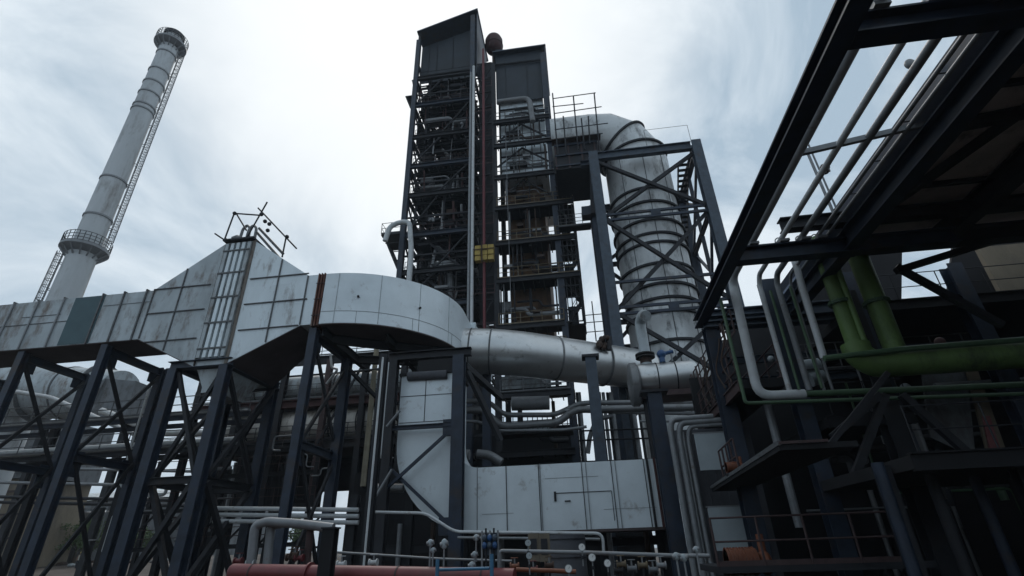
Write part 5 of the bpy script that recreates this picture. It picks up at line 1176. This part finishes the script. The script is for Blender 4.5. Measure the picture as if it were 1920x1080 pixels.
m = MB(); c = at(1518, 712, Y=20); m.cyl(c, c+V(.5, 0, .15), .28, seg=14); tag(m.obj('pale_bracket_box', LWALL), 'pale tilted box just below the small pale vessel', 'box')

# ================================================================== FOREGROUND STRIP
def foreground():
    Yr = 8.0
    c0 = at(437, 1073, Y=Yr); c1 = at(965, 1084, Y=7.5)
    T = thing('red_header', 'fat dark red header pipe along the bottom edge', 'pipe', (c0.x, Yr, 0))
    m = MB(); rings = []
    m.tube([c0, c1], .115, 24); m.sphere(c0, .115, 20, 10, (.6, 1, 1)); m.obj('shell', REDP, T)
    for t in (.08, .3, .62, .9): q = c0.lerp(c1, t); e = (c1-c0).normalized()*.012; MB().cyl(q-e, q+e, .121 if t != .3 else .15, seg=24).obj('weld_band', PRAIL if t != .3 else REDP, T)
    for t in (.15, .5, .85): q = c0.lerp(c1, t); MB().box((q.x-.06, q.y-.1, 0), (q.x+.06, q.y+.1, q.z-.1)).obj('support', DARK, T)
    # n-shaped grey pipes
    Ya = 8.4
    def L(pts, r, m_, lb, Yd=Ya, name='bent_pipe', f=.12):
        o = MB().tube([at(*q, Y=Yd) if len(q) == 2 else at(q[0], q[1], Y=q[2]) for q in pts], r, 14, f).obj(name, m_); return tag(o, lb, 'pipe')
    L([(470, 1060), (478, 985), (500, 978), (560, 982), (625, 990)], .07, GREY, 'grey pipe rising from the red header and bending right, outer one', f=.2)
    L([(500, 1062), (508, 985), (530, 982)], .065, GREY, 'grey pipe rising beside the outer bent pipe, inner one', 8.5, f=.15)
    L([(575, 1062), (582, 992), (584, 985)], .055, PRAIL, 'short rust-coloured upright below the grey bent pipes', 8.5)
    L([(622, 990), (630, 1000), (628, 1050)], .03, GREY, 'thin end of pipework turning down right of the grey bent pipes', f=.06)
    # dark post in front
    a = at(610, 1080, Y=7.4); T = thing('dark_post', 'short dark post standing in front of the red header', 'post', (a.x, 7.4, 0)); zt = at(612, 992, Y=7.4).z
    MB().ibeam((a.x, 7.4, 0), (a.x, 7.4, zt), .17, .17).obj('shaft', BLACK, T); MB().box((a.x-.1, 7.3, zt), (a.x+.1, 7.5, zt+.02)).obj('cap', DARK, T)
    # horizontal thin lines
    L([(625, 1035), (830, 1048)], .018, GREY, 'thin handline just above the red header, left half', 9.0)
    L([(830, 1048), (960, 1052)], .018, GREY, 'thin handline just above the red header, right half', 9.0)
    L([(937, 1080), (937, 1033), (1100, 1036), (1270, 1042)], .028, GREY, 'grey handrail pipe running right across the gauge area', 8.6, f=.05)
    L([(1260, 1042), (1330, 1042)], .03, GREY, 'stub of grey handrail pipe at the right of the gauges', 8.8)
    # gauges
    for i, (px, py, r) in enumerate(((1091, 1026, .042), (1110, 1045, .045), (1139, 1056, .042), (1066, 1066, .045), (990, 1018, .035), (992, 1042, .035))):
        Yd = 7.6; c = at(px, py, Y=Yd); G = thing('pressure_gauge', 'round white-faced pressure gauge, number', 'gauge', c-V(0, 0, .2), 'pressure gauges on the valve rack')
        G['label'] = ('highest white gauge with a full round face, above the handrail', 'white gauge just right of and below the highest one', 'rightmost white gauge near the bottom edge', 'lowest white gauge at the bottom edge', 'small greyish gauge high on a thin stem, leftmost column', 'small greyish gauge low on the leftmost gauge column')[i]
        d = (CO-c); d.z = 0; d.normalize()
        MB().cyl(c, c+d*.03, r*1.12, seg=24).obj('casing', GREY if i < 4 else CLADW, G); MB().cyl(c+d*.0301, c+d*.033, r*.95, seg=24).obj('dial', DIAL if i < 4 else CLADW, G)
        MB().beam(c+d*.036, c+d*.036+V(r*.4, 0, r*.5), .006, .003).obj('needle', RUBBER, G)
        MB().cyl(c-V(0, 0, .22), c-V(0, 0, r), .009, seg=8).obj('stem', GREY, G); MB().cyl(c-V(0, 0, .14), c-V(0, 0, .10), .02, seg=8).obj('gauge_cock', DARK, G)
    # transmitters (pale lumps on posts)
    for i, (px, py, s) in enumerate(((807, 1018, .05), (812, 1032, .04), (833, 1020, .055), (893, 1008, .045), (890, 1040, .045), (885, 1060, .05), (1305, 1030, .04), (1268, 1043, .05), (1282, 1046, .05))):
        c = at(px, py, Y=7.8); G = thing('transmitter', '', 'instrument', c-V(0, 0, .2), 'instrument transmitters along the pipework')
        G['label'] = ('upper pale transmitter of the pair left of the blue stand', 'lower pale transmitter of the pair left of the blue stand', 'diamond-shaped pale transmitter right above the blue stand upright', 'pale transmitter at the left of the dark valve cluster, top', 'pale transmitter at the left of the dark valve cluster, middle', 'pale transmitter at the left of the dark valve cluster, lowest', 'tiny bright instrument before the grey wall near lower right', 'pale instrument box at the right end of the handrail, left', 'pale instrument box at the right end of the handrail, right')[i]
        MB().sphere(c, s*.9, 12, 8, (1, .7, 1.1 if i != 2 else 1.4)).obj('housing', LWALL, G); MB().cyl(c+V(-s, 0, -.01), c+V(s, 0, .01), s*.6, seg=12).obj('cover', GREY, G)
        MB().cyl(c-V(0, 0, .3), c-V(0, 0, s*.7), .012, seg=8).obj('stem', GREY, G)
    # dark valve cluster with blue
    c = at(920, 1010, Y=7.6); G = thing('valve_manifold', 'dark blue-grey valve manifold cluster below the left end of the lower duct', 'valve manifold', c-V(0, 0, .4))
    for k in range(5): MB().cyl(c+V(-.12+k*.055, 0, -.42), c+V(-.12+k*.055, 0, .10+.03*(k % 2)), .013, seg=8).obj('tube', (GREY, DARK)[k % 2], G)
    for k in range(6): MB().sphere(c+V(-.08+.07*(k % 3), -.03, -.08+.09*(k//3)), .035, 10, 6, (1, 1, 1.3)).obj('valve_body', NAVYL if k % 2 else BLUE, G)
    MB().box(c+V(-.09, .02, -.2), c+V(.1, .05, .07)).obj('mounting_plate', NAVYL, G)
    G = thing('blue_stand', 'light blue pipe stand frame at the bottom centre', 'stand', at(820, 1080, Y=7.2))
    z = at(870, 1067, Y=7.2).z
    a, b = at(820, 1067, Y=7.2).x, at(922, 1067, Y=7.2).x
    MB().cyl((a, 7.2, 0), (a, 7.2, z+.12), .025, seg=10).obj('upright', LBLUE, G); MB().cyl((b, 7.2, 0), (b, 7.2, z+.16), .025, seg=10).obj('upright', LBLUE, G); MB().cyl((a+.03, 7.2, z), (b-.03, 7.2, z), .02, seg=10).obj('cross_bar', LBLUE, G)
    # clutter: flanged valves near bottom
    rnd = random.Random(5)
    for i in range(16):
        px = (447, 470, 545, 553, 561, 640, 700, 965, 1000, 1030, 1165, 1185, 1205, 1225, 1160, 1240)[i]; py = (1052, 1056, 1045, 1040, 1046, 1058, 1055, 1062, 1068, 1060, 1058, 1066, 1060, 1068, 1070, 1060)[i]
        c = at(px, py, Y=8.4); G = thing('hand_valve', 'small hand valve with wheel in the crowded pipework along the bottom edge', 'valve', c-V(0, 0, .25), 'hand valves along the bottom edge')
        mm = (REDD, WHITE, BROWN, BROWN, REDD, WHITE, WHITE, ORNG, REDD, BROWN, YRAIL, CLADD, YRAIL, CLADD, DARK, GREY)[i]
        MB().cyl(c+V(-.06, 0, 0), c+V(.06, 0, 0), .035, seg=12).obj('body', mm, G); MB().cyl(c+V(-.066, 0, 0), c+V(-.05, 0, 0), .055, seg=14).obj('flange', mm, G); MB().cyl(c+V(.05, 0, 0), c+V(.066, 0, 0), .055, seg=14).obj('flange', mm, G)
        MB().cyl(c, c+V(0, 0, .11), .012, seg=8).obj('stem', GREY, G)
        m = MB(); m.tube([c+V(.05*math.cos(2*math.pi*k/12), .05*math.sin(2*math.pi*k/12), .11) for k in range(13)], .007, 6); m.obj('handwheel', mm, G)
        MB().cyl(c-V(0, 0, .3), c-V(0, 0, .03), .018, seg=8).obj('drop_leg', DARK, G)
    L([(968, 1068), (1030, 1070), (1080, 1072)], .03, ORNG, 'short orange-brown pipe left of the lowest gauge', 8.2)
    # machinery body: dark turbine-like skid behind the gauges
    G = thing('pump_skid', 'dark cylindrical grey vessel with bands standing behind the gauges', 'vessel', (at(1060, 1020, Y=16).x, 16, 0))
    c = at(1062, 1040, Y=16); MB().cyl((c.x, 16, 0), (c.x, 16, at(1062, 1003, Y=16).z), .55, seg=32).obj('shell', GWALL, G)
    for k in range(4): MB().cyl((c.x, 16, .5+k*.45), (c.x, 16, .53+k*.45), .565, seg=32).obj('band', DARK, G)
    for i, (px, w) in enumerate(((1000, .3), (1020, .25))):
        c = at(px, 1010, Y=14); G = thing('control_box', 'pale green-grey control box in the shade left of the banded vessel, %s' % ('left one' if i == 0 else 'right one'), 'box', (c.x, 14, 0))
        MB().box((c.x-.13, 14, c.z-.5), (c.x+.13, 14.2, c.z+.12)).obj('cabinet', BEIGE, G); MB().box((c.x-.08, 13.98, c.z-.35), (c.x+.08, 14-.002, c.z)).obj('door', DARK, G); MB().cyl((c.x, 14.1, 0), (c.x, 14.1, c.z-.5), .04, seg=8).obj('post', DARK, G)
foreground()

# dark service structure under the lower duct
def undercroft():
    T = thing('service_frame', 'black service steelwork and piping in the shade under the lower duct', 'steel frame', (-4, 29, 0))
    for x in (-12, -9, -5.8, -2.5, .6, 3.3): MB().ibeam((x, 27.4, 0), (x, 27.4, 4.5), .4, .4).obj('column', DARK, T)
    MB().ibeam((-12, 27.4, 1.9), (4, 27.4, 1.9), .3, .4).obj('beam', DARK, T)
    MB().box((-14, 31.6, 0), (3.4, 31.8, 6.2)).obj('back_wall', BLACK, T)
    for k in range(9): x = -11+k*1.7; MB().cyl((x, 26.9, 0), (x, 26.9, 3), .12, seg=10).obj('pipe', (DARK, GREY, BROWN)[k % 3], T)
undercroft()

# ================================================================== LEFT BACKGROUND
def yard_frame():
    T = thing('yard_steelwork', 'tangled steel frame with small pipes standing behind the plenum frame legs', 'steel frame', (-20, 33, 0))
    rnd = random.Random(31)
    for x in (-30.5, -27, -24.2, -20.6, -17.2):
        for y in (32.8, 35): MB().ibeam((x, y, 0), (x, y, 8.2), .26, .26).obj('column', DARK, T)
    for z in (2.4, 4.6, 6.6, 8.1):
        MB().ibeam((-31, 32.8, z), (-17, 32.8, z), .16, .25).obj('beam', DARK, T)
        MB().rail([(-31, 32.6, z+.1), (-17, 32.6, z+.1)], 1.0, .025, 2, 1.4, False).obj('railing', PRAIL, T)
    for k in range(22):
        x = rnd.uniform(-30, -16); y = rnd.uniform(29.5, 34.5); z = rnd.uniform(2, 9); d = V(rnd.uniform(-2.4, 2.4), 0, rnd.uniform(-2.2, .6))
        MB().tube([V(x, y, z), V(x+d.x, y, z), V(x+d.x, y, z+d.z), V(x+d.x+rnd.uniform(-.8, .8), y, z+d.z)], rnd.choice((.04, .06, .1)), 8, .25).obj('small_pipe', rnd.choice((WHITE, GREY, GREY, DARK, PRAIL)), T)
    for k in range(6):
        x = -30+k*2.4; MB().beam((x, 32.9, 2.5), (x+2, 32.9, 4.5), .1).obj('brace', DARK, T)
yard_frame()
def background():
    # large silver elbow vessel beyond
    T = thing('cyclone_duct', 'big weathered silver duct elbow beyond the left trestles', 'duct', (-52, 50, 0))
    a = at(205, 735, Y=48); b = at(110, 712, Y=48)
    MB().tube([V(-66, 49, at(110, 720, Y=49).z), V(-56, 49, at(170, 735, Y=49).z), V(-50.2, 49, at(215, 745, Y=49).z)], 2.9, 32, 3).obj('shell', CLADW, T, 40)
    for x in (-60, -56, -52.6): MB().cyl((x-.08, 49, at(170, 735, Y=49).z), (x+.08, 49, at(170, 735, Y=49).z), 3.0, seg=32).obj('band', RAIL, T)
    c = at(255, 755, Y=49); MB().loft([[V(-50.4, 46.6, c.z-2.1), V(-50.4, 51, c.z-2.1), V(-50.4, 51, c.z+2.2), V(-50.4, 46.6, c.z+2.2)], [V(-46.2, 46.6, c.z-2.3), V(-46.2, 51, c.z-2.3), V(-46.2, 51, c.z+1.6), V(-46.2, 46.6, c.z+1.6)]]).obj('outlet_box', CLADD, T, 20)
    for x in (-58, -48): MB().ibeam((x, 49, 0), (x, 49, c.z-2.2), .6, .6).obj('leg', DARK, T)
    # beige machine house
    T = thing('beige_tower_block', 'stained beige and grey block building seen through the left trestles', 'building', (-57, 58, 0))
    x0 = at(-90, 900, Y=58).x; x1 = at(66, 900, Y=58).x; zt = at(90, 790, Y=58).z
    MB().box((x0, 58, 0), (x1, 66, zt*.62)).obj('wall', BEIGE, T); MB().box((x0+.4, 57.6, zt*.62+.02), (x1+.9, 66, zt)).obj('upper_wall', CLADD, T)
    for k in range(5): MB().box((x0-.3, 57.3, 2+k*2.6), (x1+.8, 57.55, 2.2+k*2.6)).obj('ledge', PRAIL, T)
    MB().rail([(x0, 57.4, zt*.62), (x1+.8, 57.4, zt*.62)], 1.2, .05, 2, 1.6).obj('railing', RAIL, T)
    for k in range(3): x = x0+1.4+k*2.4; MB().box((x, 57.95, 4), (x+1.2, 57.99, 6)).obj('window', GWALL, T)
    # long sheds
    T = thing('storage_shed', 'low grey shed with shallow curved roof in the left distance', 'shed', (-52, 84, 0))
    x0, x1 = at(130, 920, Y=84).x, at(420, 920, Y=84).x; z = at(230, 925, Y=84).z; rings = []
    MB().box((x0, 84, 0), (x1, 100, z-1)).obj('wall', CLADD, T)
    n = 10
    MB().loft([[V(x, 83.4, z-1+2.2*math.sin(math.pi*i/n)*.6) if 0 else V(x, 83.4+17*i/n, z-1+.02+2.2*math.sin(math.pi*i/n)) for i in range(n+1)] for x in (x0-.4, x1+.4)], cap=True).obj('roof', CLADW, T)
    for k in range(8): x = x0+(x1-x0)*(k+.5)/8; MB().box((x-.1, 83.9, 0), (x+.1, 83.99, z-1)).obj('wall_post', RAIL, T)
    # tanks
    for i, (px, r, y_, top, lb) in enumerate(((190, 3.0, 70, 965, 'pale round storage tank behind the left trestles'), (345, 2.6, 72, 985, 'second, smaller pale tank right of the first in the left distance'))):
        c = at(px, top, Y=y_); T = thing('storage_tank', lb, 'tank', (c.x, y_, 0)); MB().cyl((c.x, y_, 0), (c.x, y_, c.z), r, seg=36).obj('shell', CLADD, T); MB().cyl((c.x, y_, c.z+.01), (c.x, y_, c.z+.6), r, .3, seg=36).obj('roof', CLADD, T)
        MB().rail([V(c.x+r*math.cos(k*.52), y_+r*math.sin(k*.52), c.z) for k in range(13)], 1, .04, 2, 2).obj('railing', RAIL, T)
    # long pipe runs across background
    for i, (y, m_) in enumerate(((935, DARK), (945, DARK), (908, GREY), (880, GREY))):
        p = MB().tube([at(-30, y-4, Y=44), at(480, y+6, Y=44)], .14, 8); tag(p.obj('long_pipe', m_), 'long thin pipe crossing low behind the left trestles, %s of four' % ('third from top', 'lowest', 'second from top', 'topmost')[i], 'pipe')
    # fallen rubble / objects
    for i in range(14):
        px = 60+i*19; y_ = 62+random.random()*6; x = at(px, 1055, Y=y_).x; z = gz(x, y_)
        m = MB(); m.sphere((x, y_, z+.1), random.uniform(.25, .6), 6, 4, (1.4, 1, .6)); o = m.obj('rubble_heap', random.choice((CONC, BROWN, CLADW)), smooth=False); tag(o, 'low broken rubble heap on the dirt in the left distance', 'rubble', 'rubble heaps on the dirt')
background()

def tree(px, Yd, h, label, seed):
    rnd = random.Random(seed); x = at(px, 1050, Y=Yd).x; z = gz(x, Yd)
    T = thing('tree', label, 'tree', (x, Yd, z), 'trees in the left distance')
    m = MB(); m.cyl((x, Yd, z), (x, Yd, z+h*.45), .22, .12, 10)
    for k in range(7): a = rnd.random()*6.28; m.cyl((x, Yd, z+h*(.25+.03*k)), (x+math.cos(a)*h*.28, Yd+math.sin(a)*h*.28, z+h*(.5+.05*k)), .08, .03, 6)
    m.obj('trunk', BARK, T)
    m = MB()
    clumps = [V(x+rnd.gauss(0, h*.22), Yd+rnd.gauss(0, h*.22), z+h*rnd.uniform(.35, 1)) for _ in range(26)]
    for c in clumps:
        for k in range(70):
            p = c+V(rnd.gauss(0, .3), rnd.gauss(0, .3), rnd.gauss(0, .24))*h*.2; s = rnd.uniform(.08, .18)
            u = V(rnd.gauss(0, 1), rnd.gauss(0, 1), rnd.gauss(0, 1)).normalized(); w = u.orthogonal().normalized()
            m.add([p-u*s, p+w*s*.5, p+u*s, p-w*s*.5], [(0, 1, 2, 3)])
    m.obj('crown', LEAF, T, smooth=False)
tree(138, 66, 5.2, 'bushy green tree standing left of the pale tank', 3)
tree(160, 64, 4.6, 'green tree right beside the walking people, leaning right of the other', 4)
tree(250, 76, 4.0, 'low dark green tree behind the plenum frame legs', 6)
tree(545, 70, 4.5, 'green tree glimpsed under the hall, between the grey bent pipes', 8)

def person(px, Yd, label, face, shirt):
    x = at(px, 1040, Y=Yd).x; z = gz(x, Yd); T = thing('person', label, 'person', (x, Yd, z), 'people in the left distance')
    me = bpy.data.meshes.new('body'); bm = bmesh.new()
    J = dict(pel=(0,0,.95,.13), spine=(0,0,1.2,.14), chest=(0,0,1.38,.15), neck=(0,0,1.5,.06), head=(0,-.01,1.63,.10), top=(0,0,1.72,.07),
             ls=(-.19,0,1.42,.06), le=(-.26,.02,1.14,.045), lw=(-.24,-.10,.92,.03), lh=(-.24,-.13,.84,.035), rs=(.19,0,1.42,.06), re=(.27,-.02,1.14,.045), rw=(.25,-.12,.95,.03), rh=(.25,-.15,.87,.035),
             lp=(-.1,0,.88,.09), lk=(-.11,-.1,.5,.065), la=(-.12,.02,.1,.045), lt=(-.12,-.14,.04,.04), rp=(.1,0,.88,.09), rk=(.11,.06,.5,.065), ra=(.12,.2,.12,.045), rt=(.12,.08,.04,.04))
    E_ = [('pel','spine'),('spine','chest'),('chest','neck'),('neck','head'),('head','top'),('chest','ls'),('ls','le'),('le','lw'),('lw','lh'),('chest','rs'),('rs','re'),('re','rw'),('rw','rh'),('pel','lp'),('lp','lk'),('lk','la'),('la','lt'),('pel','rp'),('rp','rk'),('rk','ra'),('ra','rt')]
    k = list(J); me.from_pydata([J[q][:3] for q in k], [(k.index(a), k.index(b)) for a, b in E_], [])
    o = bpy.data.objects.new('body', me); COL.objects.link(o); o.parent = T; o.rotation_euler.z = face
    md = o.modifiers.new('skin', 'SKIN')
    for i, q in enumerate(k):
        sv = me.skin_vertices[0].data[i]; sv.radius = (J[q][3], J[q][3]); sv.use_root = (q == 'pel')
    o.modifiers.new('sub', 'SUBSURF').levels = 1
    me.materials.append(SKIN)
    cr_, sr_ = math.cos(face), math.sin(face)
    loc = V(x, Yd, z)
    def W_(p): return loc+V(p[0]*cr_-p[1]*sr_, p[0]*sr_+p[1]*cr_, p[2])
    MB().tube([W_((0, 0, .92)), W_((0, 0, 1.2)), W_((0, 0, 1.46))], lambda t: .17+.02*t, 14).obj('shirt', shirt, T)
    m = MB()
    for s in (('lp', 'lk', 'la'), ('rp', 'rk', 'ra')): m.tube([W_(J[q][:3]) for q in s], lambda t: .11-.035*t, 10)
    m.obj('trousers', TROUS, T)
    m = MB(); m.sphere(W_((0, 0, 1.7)), .13, 14, 8, (1, 1, .75)); m.cyl(W_((0, 0, 1.67)), W_((0, 0, 1.685)), .16, seg=16); m.obj('helmet', HELM, T)
person(152, 58, 'person in pale shirt and yellow helmet standing by the tree', .5, SHIRT)
person(207, 60, 'person in light clothes and helmet walking, right of the other person', -1.2, LWALL)

# thin air of the plant yard
mb = MB(); mb.box((-1600, -400, -2), (1600, 2600, 96))
hz = mb.obj('haze', MATS['ground'] if 'ground' in MATS else GROUND, smooth=False); hz['kind'] = 'stuff'
hm = bpy.data.materials.new('haze_air'); hm.use_nodes = True
for n in list(hm.node_tree.nodes): hm.node_tree.nodes.remove(n)
ho = nd(hm.node_tree, 'ShaderNodeOutputMaterial'); hv = nd(hm.node_tree, 'ShaderNodeVolumePrincipled')
hv.inputs['Color'].default_value = (.80, .90, 1, 1); hv.inputs['Density'].default_value = 0.0004
hm.node_tree.links.new(hv.outputs[0], ho.inputs['Volume']); hz.data.materials.clear(); hz.data.materials.append(hm)
